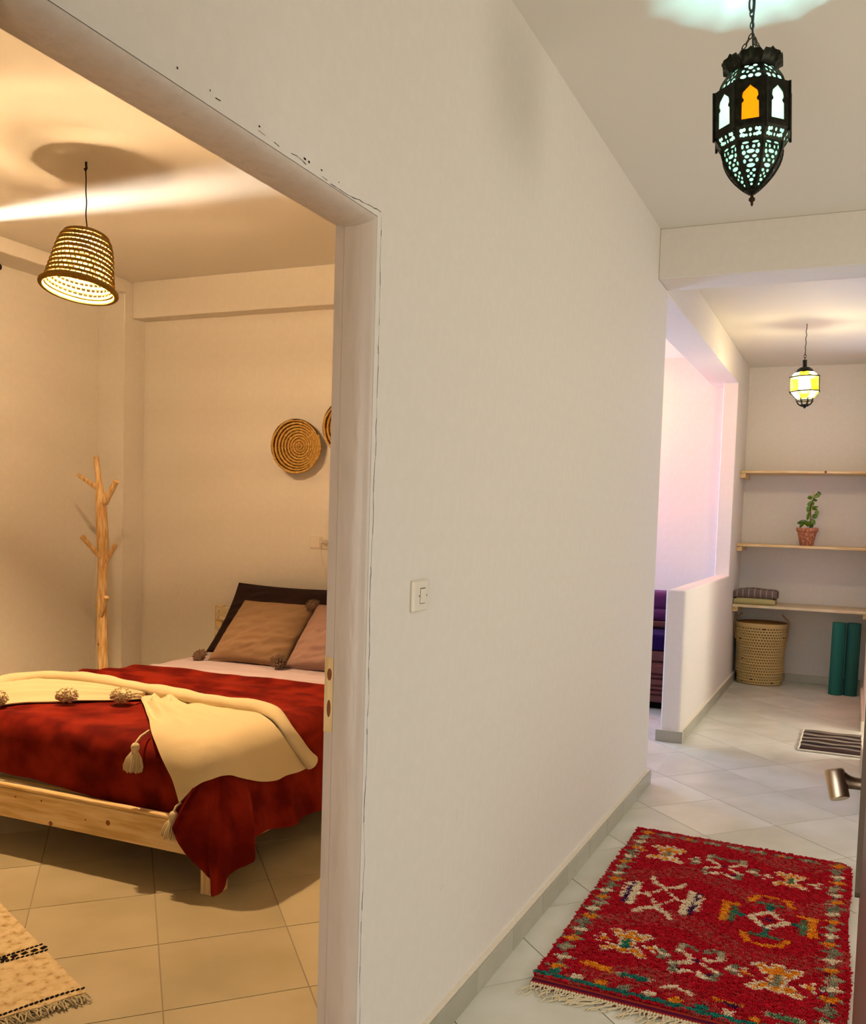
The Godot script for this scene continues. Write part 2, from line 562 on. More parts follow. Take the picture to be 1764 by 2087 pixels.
func _cracks(wall: Node3D) -> void:
	var rng := RandomNumberGenerator.new()
	rng.seed = 11
	var x := WX + 0.0004
	# hairline crack down the plaster beside the door frame
	var b := B.new()
	var y := 2.05
	var z := -1.869
	while y > 0.12:
		var ny := y - rng.randf_range(0.012, 0.03)
		var nz := clampf(z + rng.randf_range(-0.0032, 0.0032), -1.877, -1.862)
		var w := rng.randf_range(0.0003, 0.0011) * (0.35 if rng.randf() < 0.3 else 1.0)
		b.quad(Vector3(x, y, z - w), Vector3(x, y, z + w), Vector3(x, ny, nz + w), Vector3(x, ny, nz - w))
		y = ny; z = nz
	obj("crack", b, M.crack, wall)
	# broken crack over the door head, with bare chips
	b = B.new()
	z = -1.865
	y = 2.060
	while z < -1.10:
		var nz := z + rng.randf_range(0.010, 0.022)
		var ny := clampf(y + rng.randf_range(-0.003, 0.003), 2.05, 2.072)
		if z < -1.74 or (z < -1.46 and rng.randf() < 0.55) or rng.randf() < 0.03:
			var w := rng.randf_range(0.0003, 0.0009)
			b.quad(Vector3(x, y - w, z), Vector3(x, y + w, z), Vector3(x, ny + w, nz), Vector3(x, ny - w, nz))
		y = ny; z = nz
	obj("crack", b, M.crack, wall)
	for q in [[-1.555, 2.064, 0.010, 0.0022], [-1.570, 2.0635, 0.007, 0.0022], [-1.616, 2.064, 0.007, 0.0018], [-1.683, 2.063, 0.005, 0.0012], [-1.407, 2.067, 0.006, 0.0025], [-1.27, 2.071, 0.003, 0.0014], [-1.19, 2.071, 0.004, 0.0020], [-2.82, 1.768, 0.003, 0.0014]]:
		var cb := B.new()
		var pts := []
		for k in 7:
			var an := TAU * k / 7
			pts.append(Vector3(x, q[1] + sin(an) * q[3] * rng.randf_range(0.6, 1.3), q[0] + cos(an) * q[2] * 0.5 * rng.randf_range(0.6, 1.3)))
		cb.face(pts, Vector3(x - 1, q[1], q[0]))
		obj("plaster_chip", cb, M.crack, wall)
	# scuff marks lower down the wall
	for q in [[-2.317, 0.395, 0.02, 0.012], [-2.417, 0.56, 0.004, 0.035], [-2.926, 0.27, 0.004, 0.02], [-3.115, 0.19, 0.004, 0.01]]:
		var cb := B.new()
		cb.quad(Vector3(x, q[1], q[0]), Vector3(x, q[1] + 0.0015, q[0] - 0.001), Vector3(x, q[1] + q[3], q[0] - q[2]), Vector3(x, q[1] + q[3] - 0.0015, q[0] - q[2] + 0.0008))
		obj("scuff", cb, M.scuff if M.has("scuff") else _scuff(), wall)

func _scuff() -> Material:
	M.scuff = mat(Color(0.58, 0.55, 0.50), 0.9)
	return M.scuff

func _tile_floor(called: String, room: PackedVector2Array, a1: float, s1: float, o1: float, a2: float, s2: float, o2: float, kinds: Array) -> void:
	# tiles of a grid of two families of joints; a joint is 4 mm wide and 2 mm deep
	var lo := room[0]
	var hi := room[0]
	for q in room:
		lo = lo.min(q); hi = hi.max(q)
	var fl := struct(called, B.new().box(Vector3(lo.x, -0.12, lo.y), Vector3(hi.x, -0.002, hi.y)), M.grout)
	var n1 := Vector2(-sin(deg_to_rad(a1)), cos(deg_to_rad(a1)))
	var n2 := Vector2(-sin(deg_to_rad(a2)), cos(deg_to_rad(a2)))
	var det := n1.x * n2.y - n1.y * n2.x
	var at := func(c1: float, c2: float) -> Vector2:
		return Vector2((c1 * n2.y - c2 * n1.y) / det, (n1.x * c2 - n2.x * c1) / det)
	var rng := RandomNumberGenerator.new()
	rng.seed = 77
	var j := 0.0021
	var e1 := PackedFloat32Array()
	var e2 := PackedFloat32Array()
	for q in [lo, hi, Vector2(lo.x, hi.y), Vector2(hi.x, lo.y)]:
		e1.append((n1.dot(q) - o1) / s1); e2.append((n2.dot(q) - o2) / s2)
	var m1 := Array(e1); var m2 := Array(e2)
	for k1 in range(floori(m1.min()), ceili(m1.max())):
		for k2 in range(floori(m2.min()), ceili(m2.max())):
			var c1: float = o1 + k1 * s1
			var c2: float = o2 + k2 * s2
			var quad := PackedVector2Array([at.call(c1 + j, c2 + j), at.call(c1 + s1 - j, c2 + j), at.call(c1 + s1 - j, c2 + s2 - j), at.call(c1 + j, c2 + s2 - j)])
			for poly in Geometry2D.intersect_polygons(quad, room):
				if poly.size() < 3: continue
				obj("tile", B.new().prism(poly, -0.01, rng.randf_range(-0.0004, 0.0)), kinds[rng.randi() % 3], fl)

func _floors() -> void:
	var rect := func(x0: float, z0: float, x1: float, z1: float) -> PackedVector2Array:
		return PackedVector2Array([Vector2(x0, z0), Vector2(x1, z0), Vector2(x1, z1), Vector2(x0, z1)])
	_tile_floor("floor", rect.call(WX, -9.31, RX, -0.62), 45.0, 0.4234, -1.440, 131.5, 0.4418, 2.446, M.tiles)
	_tile_floor("floor", rect.call(RX, -7.73, 1.82, -5.87), 45.0, 0.4234, -1.440, 131.5, 0.4418, 2.446, M.tiles)
	_tile_floor("floor", rect.call(RX, -5.0, 3.4, -0.62), 45.0, 0.4234, -1.440, 131.5, 0.4418, 2.446, M.tiles)
	_tile_floor("floor", rect.call(-4.638, -5.078, BX, 0.5), 48.2, 0.420, -0.107, 133.2, 0.427, 2.658, M.tan_tiles)
	_tile_floor("floor", rect.call(-4.60, -8.62, WX, -5.147), 45.0, 0.4234, -1.440, 131.5, 0.4418, 2.446, M.tiles)
	# sill of the bedroom doorway and the landing before the entrance
	struct("floor", B.new().box(Vector3(BX, -0.12, -1.852), Vector3(WX, -0.0005, -0.84)), M.tiles[1])
	struct("floor", B.new().box(Vector3(WX, -0.12, -0.62), Vector3(3.52, -0.0005, 1.6)), M.tiles[0])

func _baseboard(called: String, a: Vector3, b: Vector3, out: Vector3, joints: Array) -> void:
	# tiles on edge against the wall with a mortar ledge on top; joints are distances from a
	var l := (b - a).length()
	var d := (b - a) / l
	var bb := B.new()
	var add := func(bx: B, s: float, e: float, t0: float, t1: float, y0: float, y1: float, bev: float) -> void:
		var p0 := a + d * s + out * t0
		var p1 := a + d * e + out * t1
		bx.box(Vector3(minf(p0.x, p1.x), y0, minf(p0.z, p1.z)), Vector3(maxf(p0.x, p1.x), y1, maxf(p0.z, p1.z)), bev)
	add.call(bb, 0.0, l, 0.0, 0.0185, 0.0, 0.0735, 0.0)
	var o := struct(called, bb, M.mortar)
	var cuts := [0.0] + joints + [l]
	for i in cuts.size() - 1:
		var t := B.new()
		add.call(t, cuts[i] + (0.001 if i > 0 else 0.0), cuts[i + 1] - 0.001, 0.0183, 0.0255, 0.0, 0.0725, 0.0012)
		obj("baseboard_tile", t, M.shaded_edge_tiles[(i * 2) % 3], o)

func _baseboards() -> void:
	var every := func(l: float, first: float, step: float) -> Array:
		var r := []
		var s := first
		while s < l - 0.05:
			r.append(s); s += step
		return r
	_baseboard("baseboard_left", Vector3(WX, 0, -1.90), Vector3(WX, 0, -5.147), Vector3.RIGHT, every.call(3.247, 0.66, 0.32))
	_baseboard("baseboard_back", Vector3(-0.985, 0, -9.31), Vector3(RX, 0, -9.31), Vector3.BACK, every.call(1.1, 0.45, 0.42))
	_baseboard("baseboard_right", Vector3(RX, 0, -7.25), Vector3(RX, 0, -9.29), Vector3.LEFT, every.call(2.04, 0.3, 0.42))
	_baseboard("baseboard_right", Vector3(RX, 0, -5.147), Vector3(RX, 0, -6.35), Vector3.LEFT, every.call(1.2, 0.3, 0.42))
	_baseboard("baseboard_half", Vector3(-0.985, 0, -6.224), Vector3(-0.985, 0, -9.29), Vector3.RIGHT, every.call(3.07, 0.12, 0.42))
	_baseboard("baseboard_end", Vector3(-1.1325, 0, -6.224), Vector3(-0.9595, 0, -6.224), Vector3.BACK, [])
	_baseboard("baseboard_bedroom_back", Vector3(-4.415, 0, -5.078), Vector3(BX, 0, -5.078), Vector3.BACK, every.call(3.3, 0.4, 0.42))
	_baseboard("baseboard_bedroom_left", Vector3(-4.638, 0, -4.88), Vector3(-4.638, 0, 0.5), Vector3.RIGHT, every.call(5.3, 0.4, 0.42))

func _extrude_frame(prof: Array, m: Material, parent: Node3D, called: String, pts: Array, dirs: Array) -> void:
	# sweeps a profile (offset outwards from the opening, depth into the wall) along mitred points
	var rows := []
	for i in pts.size():
		var row := PackedVector3Array()
		for q in prof:
			row.append(pts[i] + dirs[i] * q.x + Vector3(-q.y, 0, 0))
		rows.append(row)
	var b := B.new()
	for i in rows.size() - 1:
		for j in prof.size():
			var k := (j + 1) % prof.size()
			b.quad(rows[i][j], rows[i][k], rows[i + 1][k], rows[i + 1][j], 10 + j if j > 5 else 1)
	var from := 0
	b.face(Array(rows[0]), rows[1][0])
	b.face(Array(rows[-1]), rows[-2][0])
	b.orient(from)
	obj(called, b, m, parent)

func _door_frame() -> void:
	# painted wooden lining of the bedroom doorway: eased outer edge, flat reveal, rebate for the door leaf
	var base := thing("door_frame", "off-white painted wooden frame lining the bedroom doorway", "door frame")
	base.set_meta("kind", "structure")
	var prof := [Vector2(0.020, 0.0), Vector2(0.016, 0.001), Vector2(0.0105, 0.006), Vector2(0.0055, 0.015), Vector2(0.0018, 0.027), Vector2(0.0, 0.037),
		Vector2(0.0, 0.068), Vector2(0.014, 0.068), Vector2(0.014, 0.0725), Vector2(0.007, 0.0725), Vector2(0.007, 0.094), Vector2(0.022, 0.101), Vector2(0.022, 0.0)]
	var rev := prof.duplicate()
	var top := 2.025
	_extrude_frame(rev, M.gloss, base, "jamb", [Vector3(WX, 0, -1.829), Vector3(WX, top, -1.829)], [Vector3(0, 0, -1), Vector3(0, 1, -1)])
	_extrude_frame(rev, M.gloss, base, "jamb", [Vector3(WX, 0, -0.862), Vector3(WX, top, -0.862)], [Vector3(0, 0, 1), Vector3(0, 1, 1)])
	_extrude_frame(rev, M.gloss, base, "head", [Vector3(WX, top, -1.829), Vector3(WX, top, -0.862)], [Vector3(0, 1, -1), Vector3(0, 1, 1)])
	# bare wood patch with lock mortises where the strike plate was
	var s := obj("strike_plate_recess", B.new().box(Vector3(WX - 0.0945, 0.915, -1.8372), Vector3(WX - 0.0725, 1.083, -1.8352)), M.pine_y, base)
	s.set_meta("label", "bare wood patch with two lock holes")
	for q in [[1.045, 0.014, 0.006], [0.968, 0.020, 0.005]]:
		var b := B.new()
		var pts := []
		for k in 12:
			var an := TAU * k / 12
			pts.append(Vector3(WX - 0.082 + cos(an) * q[2], q[0] + sin(an) * q[1], -1.8348))
		b.face(pts, Vector3(WX - 0.082, q[0], -3))
		obj("mortise", b, M.knot, s)
	# light switch on the corridor side of the wall
	var sw := thing("light_switch", "white square rocker light switch on the long corridor wall", "light switch", Vector3(WX, 1.210, -2.113))
	obj("plate", B.new().box(Vector3(0.0, -0.0385, -0.0415), Vector3(0.011, 0.0385, 0.0415), 0.004), M.plastic, sw)
	var bz := B.new()
	bz.box(Vector3(0.010, -0.0195, -0.0225), Vector3(0.0114, 0.0195, 0.0075))
	obj("rocker_recess", bz, M.crack, sw)
	var rk := B.new()
	rk.t = Transform3D(Basis(Vector3.BACK, deg_to_rad(-4)), Vector3(0.0112, 0, -0.0075))
	rk.box(Vector3(-0.004, -0.0180, -0.014), Vector3(0.0035, 0.0180, 0.014), 0.001)
	obj("rocker", rk, M.plastic, sw)
	for dz in [-0.030, 0.0125]:
		var sb := B.new()
		sb.t = Transform3D(Basis(Vector3.BACK, -PI / 2), Vector3(0.0110, 0.0, dz))
		sb.lathe([Vector2(0.0, 0.0), Vector2(0.0022, 0.0), Vector2(0.0022, 0.0007), Vector2(0.0, 0.0007)], 10)
		obj("screw", sb, M.screw, sw)

func _entrance_door() -> void:
	# the entrance door stands open against the right wall, seen on its free edge
	var t := thing("entrance_door", "dark reddish-brown wooden entrance door standing open at the right edge", "door", Vector3(0.028, 0, -1.56))
	t.rotation.y = deg_to_rad(-0.6)
	obj("leaf", B.new().box(Vector3(0.004, 0.01, 0.0), Vector3(0.046, 2.08, 0.90), 0.002), M.mahogany_y, t)
	obj("lock_face_plate", B.new().box(Vector3(0.012, 0.78, -0.0015), Vector3(0.034, 1.22, 0.0), 0.0), M.steel_dark, t)
	# long narrow backplate, its lower end rounded
	var b := B.new()
	var rows := []
	var pl := PackedVector2Array()
	for k in 9:
		var an := PI + PI * k / 8.0
		pl.append(Vector2(cos(an) * 0.018, 0.872 + sin(an) * 0.012))
	pl.append(Vector2(0.018, 1.16)); pl.append(Vector2(-0.018, 1.16))
	b.t = Transform3D(Basis(Vector3(0, 0, 1), Vector3(-1, 0, 0), Vector3(0, -1, 0)) , Vector3(0.004, 0, 0.040))
	b.t = Transform3D(Basis(Vector3(0, 0, 1), Vector3(-1, 0, 0), Vector3(0, 1, 0)), Vector3(0.004, 0, 0.040))
	b.prism(pl, 0.0, 0.007)
	obj("backplate", b, M.steel_plate, t)
	# lever: a round neck out of the plate and a short stout grip that hangs down
	var hd := B.new()
	hd.tube(path([Vector3(0.006, 1.030, 0.046), Vector3(-0.020, 1.031, 0.046), Vector3(-0.034, 1.037, 0.046)], 8), [0.0088, 0.0088, 0.0088, 0.009, 0.010, 0.011, 0.012, 0.0125], 16)
	var neck := obj("handle", hd, M.steel_dark, t)
	var gr := B.new()
	gr.tube([Vector3(-0.0405, 1.048, 0.044), Vector3(-0.040, 1.046, 0.0445), Vector3(-0.039, 1.042, 0.046), Vector3(-0.0305, 1.010, 0.060), Vector3(-0.0298, 1.008, 0.061)], [0.0115, 0.0138, 0.0142, 0.0142, 0.0125], 22)
	obj("grip", gr, M.steel, neck)

func _fabric(c: Color, rough := 0.95, sheen := 0.0, scale := 60.0, depth := 0.05) -> StandardMaterial3D:
	if not M.has("weave"):
		M.weave = ImageTexture.create_from_image(noise_image(41, 0.06, 256, 3))
	var m := bump(tri_map(mat(c, rough), Vector3.ONE * scale * 0.1), M.weave, depth)
	if sheen > 0.0:
		m.rim_enabled = true
		m.rim = sheen
		m.rim_tint = 0.7
	return m

func _bed() -> void:
	var t := thing("bed", "pine bed frame with slatted headboard under the red blanket", "bed")
	var b := B.new()
	b.box(Vector3(-3.76, 0.135, -2.805), Vector3(-2.075, 0.253, -2.778), 0.002)
	b.box(Vector3(-3.76, 0.2535, -2.812), Vector3(-2.075, 0.268, -2.780), 0.003)
	var fb := obj("footboard", b, M.pine_x, t)
	for q in [[-2.567, 0.196, 0.0105], [-2.86, 0.146, 0.010], [-2.68, 0.190, 0.0035], [-2.91, 0.230, 0.004], [-3.05, 0.226, 0.004], [-3.3, 0.19, 0.008]]:
		var k := B.new()
		k.t = Transform3D(Basis(Vector3.RIGHT, PI / 2), Vector3(q[0], q[1], -2.7785))
		k.lathe([Vector2(0, 0), Vector2(q[2], 0), Vector2(q[2], 0.001), Vector2(0, 0.001)], 14)
		obj("knot", k, M.knot, fb)
	obj("side_rail", B.new().box(Vector3(-2.112, 0.135, -5.02), Vector3(-2.085, 0.26, -2.81), 0.002), M.pine_z, t)
	obj("side_rail", B.new().box(Vector3(-3.755, 0.135, -5.02), Vector3(-3.728, 0.26, -2.81), 0.002), M.pine_z, t)
	for q in [[-2.130, -2.868], [-3.755, -2.868], [-2.130, -5.045], [-3.755, -5.045]]:
		obj("leg", B.new().box(Vector3(q[0], 0, q[1]), Vector3(q[0] + 0.058, 0.262 if q[1] > -4 else 0.80, q[1] + 0.088 - (0.05 if q[1] < -4 else 0.0)), 0.002), M.pine_y, t)
	# headboard: rough planks nailed in front of the posts, with gaps between
	var y := 0.30
	for k in 4:
		var lift: float = [0.0, 0.002, 0.001, 0.003][k]
		var pl := obj("headboard_plank", B.new().box(Vector3(-3.748 + 0.008 * (k % 2), 0.335 + 0.1225 * k + lift, -5.012), Vector3(-2.08, 0.425 + 0.1225 * k + lift, -4.990), 0.006), M.raw_x, t)
		for dx in [[0.030, 0.024], [0.034, 0.062]]:
			var n := B.new()
			n.t = Transform3D(Basis(Vector3.RIGHT, PI / 2), Vector3(-3.745 + dx[0], 0.335 + 0.1225 * k + dx[1], -4.9905))
			n.lathe([Vector2(0, 0), Vector2(0.0045, 0), Vector2(0.0045, 0.001), Vector2(0, 0.001)], 10)
			obj("nail", n, M.knot, pl)
	for x in [-3.735, -2.95, -2.15]:
		obj("headboard_batten", B.new().box(Vector3(x, 0.26, -5.040), Vector3(x + 0.055, 0.79, -5.012), 0.002), M.raw_y, t)
	for k in 7:
		obj("slat", B.new().box(Vector3(-3.728, 0.215, -4.9 + 0.31 * k), Vector3(-2.112, 0.235, -4.82 + 0.31 * k)), M.pine_x, t)
	# mattress
	var mt := B.new()
	_slab(mt, Vector3(-3.735, 0.237, -4.985), Vector3(-2.13, 0.500, -2.885), 0.06)
	tag(obj("mattress", mt, _fabric(Color(0.72, 0.68, 0.62))), "thick pale mattress on the pine bed, edge showing above footboard", "mattress")
	# sheet: a loose layer over the head end with soft creases
	var rows := []
	for i in 46:
		var row := PackedVector3Array()
		var z := lerpf(-4.985, -4.02, i / 45.0)
		for j in 60:
			var s := lerpf(-1.02, 1.02, j / 59.0)
			var p := _over(s, 0.513, 0.825, -2.9225, 0.10)
			var w := 0.004 * sin(z * 23.0 + s * 5.0) * sin(s * 7.0 + z * 9.0)
			for q in [[-4.255, 0.08, 0.018, 0.016], [-4.36, -0.05, 0.012, 0.014], [-4.50, 0.10, 0.014, 0.008]]:
				var d: float = (z - q[0] - q[1] * s - 0.012 * sin(s * 9.0 + q[0])) / q[2]
				w += q[3] * exp(-d * d) * smoothstep(-1.0, -0.3, s)
			row.append(Vector3(p.x, p.y + w * (1.0 if p.y > 0.5 else 0.0), z))
		rows.append(row)
	tag(obj("bed_sheet", B.new().shell(rows, 0.004), _fabric(Color(0.74, 0.675, 0.70), 0.9, 0.1)), "pale mauve creased sheet showing between blanket and cushions", "sheet")

func _slab(b: B, lo: Vector3, hi: Vector3, r: float) -> void:   # a box with generously rounded edges
	var from := b.n()
	var ctr := (lo + hi) / 2
	var e := (hi - lo) / 2 - Vector3.ONE * r
	var rows := []
	var n := 16
	for i in n + 1:
		var row := PackedVector3Array()
		var ph := PI * i / n
		for k in 32:
			var an := TAU * (k + 0.5) / 32
			var d := Vector3(sin(ph) * cos(an), cos(ph), sin(ph) * sin(an))
			row.append(ctr + Vector3(signf(d.x) * e.x if absf(d.x) > 1e-6 else 0.0, (1.0 if i * 2 < n else -1.0) * e.y if i * 2 != n else 0.0, signf(d.z) * e.z) * (1.0 if i > 0 and i < n else 0.0) + Vector3(0, (e.y if i == 0 else -e.y) if i == 0 or i == n else 0.0, 0) + d * r)
		rows.append(row)
	b.grid(rows, 1, true)
	b.orient(from)

func _over(s: float, top: float, half: float, cx: float, r: float) -> Vector2:
	# a point of the outline across the bed: |s| < 1 lies on the top, past that it falls down the side; returns x and y
	var flat := half - r
	var l := absf(s) * (flat + r * PI / 2)
	var x := minf(l, flat)
	var y := 0.0
	if l > flat:
		var a := minf((l - flat) / r, PI / 2)
		x = flat + sin(a) * r
		y = -(1.0 - cos(a)) * r
		var rest := l - flat - r * PI / 2
		if rest > 0.0: y -= rest
	return Vector2(cx + signf(s) * x, top + y)

func _blanket() -> void:
	var m := tri_map(mat(Color(0.50, 0.125, 0.055), 0.85), Vector3.ONE * 0.55)
	m.albedo_texture = ramp_tex(noise_image(61, 0.03, 256, 5), [[0.25, Color(0.68, 0.50, 0.48)], [0.5, Color(0.88, 0.80, 0.78)], [0.75, Color(1, 1, 1)]])
	m.metallic_specular = 0.2
	m.rim_enabled = true
	m.rim = 0.5
	m.rim_tint = 1.0
	bump(m, M.weave, 0.06)
	var b := B.new()
	var fn := FastNoiseLite.new()
	fn.seed = 8
	fn.frequency = 2.2
	fn.fractal_octaves = 3
	# top and both sides
	var top := 0.527
	var half := 0.835
	var cx := -2.9225
	var rows := []
	var nz := 90
	for i in nz + 1:
		var z := lerpf(-4.172, -2.93, float(i) / nz)
		var row := PackedVector3Array()
		for j in 97:
			var u := j / 96.0
			# left hem to right hem, measured along the cloth
			var s := lerpf(-1.34, 1.46, u)
			var hem := 0.137 + 0.018 * smoothstep(-3.4, -2.95, z) + 0.006 * sin(z * 14.0)
			var p := _over(s, top, half, cx, 0.105)
			if s > 1.0:   # right side: falls to the hem, flaring a little, in soft pleats
				var f := (s - 1.0) / 0.46
				var y0 := top - 0.105
				p.y = lerpf(y0, hem, f)
				var pl := sin(z * 17.0 + 0.8) * 0.5 + sin(z * 31.0 + 1.7) * 0.3
				p.x = cx + half + f * 0.040 + pl * 0.026 * f + 0.03 * f * f * exp(-pow((z + 3.47) / 0.05, 2.0))
			var w := 0.0
			if p.y > 0.42:
				w += fn.get_noise_2d(p.x, z * 1.3) * 0.010
				# two long folds across the bed above the throw
				for q in [[-3.69, 0.030, 0.024], [-3.765, 0.036, 0.026], [-3.92, 0.014, 0.045]]:
					var d: float = (z - q[0] - 0.02 * sin(p.x * 3.0 + q[0] * 9.0)) / q[2]
					w += q[1] * exp(-d * d) * (0.6 + 0.4 * sin(p.x * 2.0 + q[0]))
				w += 0.010 * smoothstep(-4.10, -4.17, z)
			row.append(Vector3(p.x, p.y + w, z))
		rows.append(row)
	b.shell(rows, 0.008)
	# foot end: over the edge and down inside the footboard
	rows = []
	for i in 41:
		var row := PackedVector3Array()
		for j in 81:
			var x := lerpf(-3.755, -2.10, j / 80.0)
			var l := i / 40.0 * lerpf(0.288, 0.345, smoothstep(-3.2, -2.2, x))
			var r := 0.095
			var z := -2.93
			var y := top
			var a := l / r
			if a < PI / 2:
				z += sin(a) * r; y -= (1.0 - cos(a)) * r
			else:
				z += r; y -= r + (l - r * PI / 2)
			var near := smoothstep(-2.22, -2.10, x)
			y -= near * near * 0.05
			var wv := fn.get_noise_2d(x * 1.5, l * 1.2 + 7.0) * 0.014 * smoothstep(0.0, 0.15, l)
			row.append(Vector3(x, y + fn.get_noise_2d(x, -2.93 * 1.3) * 0.010 * (1.0 - smoothstep(0.0, 0.12, l)), minf(z + wv, -2.818)))
		rows.append(row)
	b.shell(rows, 0.008)
	# the free corner: a kite of cloth that hangs over the end of the footboard and down the leg
	var up := [Vector3(-2.165, 0.425, -2.826), Vector3(-2.125, 0.435, -2.830), Vector3(-2.102, 0.435, -2.852), Vector3(-2.094, 0.435, -2.885), Vector3(-2.092, 0.430, -2.93), Vector3(-2.092, 0.425, -2.985)]
	var dn := [Vector3(-2.228, 0.240, -2.748), Vector3(-2.075, 0.090, -2.735), Vector3(-2.040, 0.028, -2.735), Vector3(-2.012, 0.070, -2.795), Vector3(-2.005, 0.108, -2.905), Vector3(-2.035, 0.150, -2.972)]
	rows = []
	for i in 25:
		var f := i / 24.0
		var row := PackedVector3Array()
		for j in 51:
			var s := j / 50.0 * 5.0
			var k := mini(int(s), 4)
			var a: Vector3 = up[k].lerp(up[k + 1], s - k)
			var e: Vector3 = dn[k].lerp(dn[k + 1], s - k)
			var p := a.lerp(e, f)
			var outw := Vector3(-0.15, 0, 1).lerp(Vector3(1, 0, 0.1), smoothstep(1.0, 3.2, s)).normalized()
			p += outw * (0.030 * sin(f * PI * 0.95) * smoothstep(0.0, 0.35, f) * smoothstep(0.2, 1.6, s) + 0.022 * f * sin(s * 3.3 + 0.4))
			if f > 0.05: p.y += fn.get_noise_2d(s, f * 2.0) * 0.004
			row.append(p)
		rows.append(row)
	b.shell(rows, 0.008)
	# turned hem of the kite's front edge
	var ed := []
	for i in 12: ed.append(up[0].lerp(dn[0], i / 11.0) + Vector3(0.004, 0, 0.006 + 0.012 * sin(i / 11.0 * PI)))
	b.tube(ed, 0.007, 8)
	tag(obj("blanket", b, m), "plush rust-red blanket spread over the pine bed", "blanket")
	M.plush = m

func _strands(b: B, n: int, at: Vector3, r: float, rng: RandomNumberGenerator, flat := 1.0, thick := 0.0022) -> void:
	# a pompom: short yarn ends standing out on all sides
	for i in n:
		var d := Vector3(rng.randfn(), rng.randfn(), rng.randfn()).normalized()
		var l := r * rng.randf_range(0.82, 1.05)
		var e := at + Vector3(d.x, d.y * flat, d.z) * l
		var side := d.cross(Vector3(rng.randfn(), rng.randfn(), rng.randfn())).normalized()
		var mid := at + Vector3(d.x, d.y * flat, d.z) * l * 0.6 + side * thick * 1.5
		b.tube([at + d * r * 0.2, mid, e], [thick * 0.8, thick * 1.2, thick * 0.9], 4)

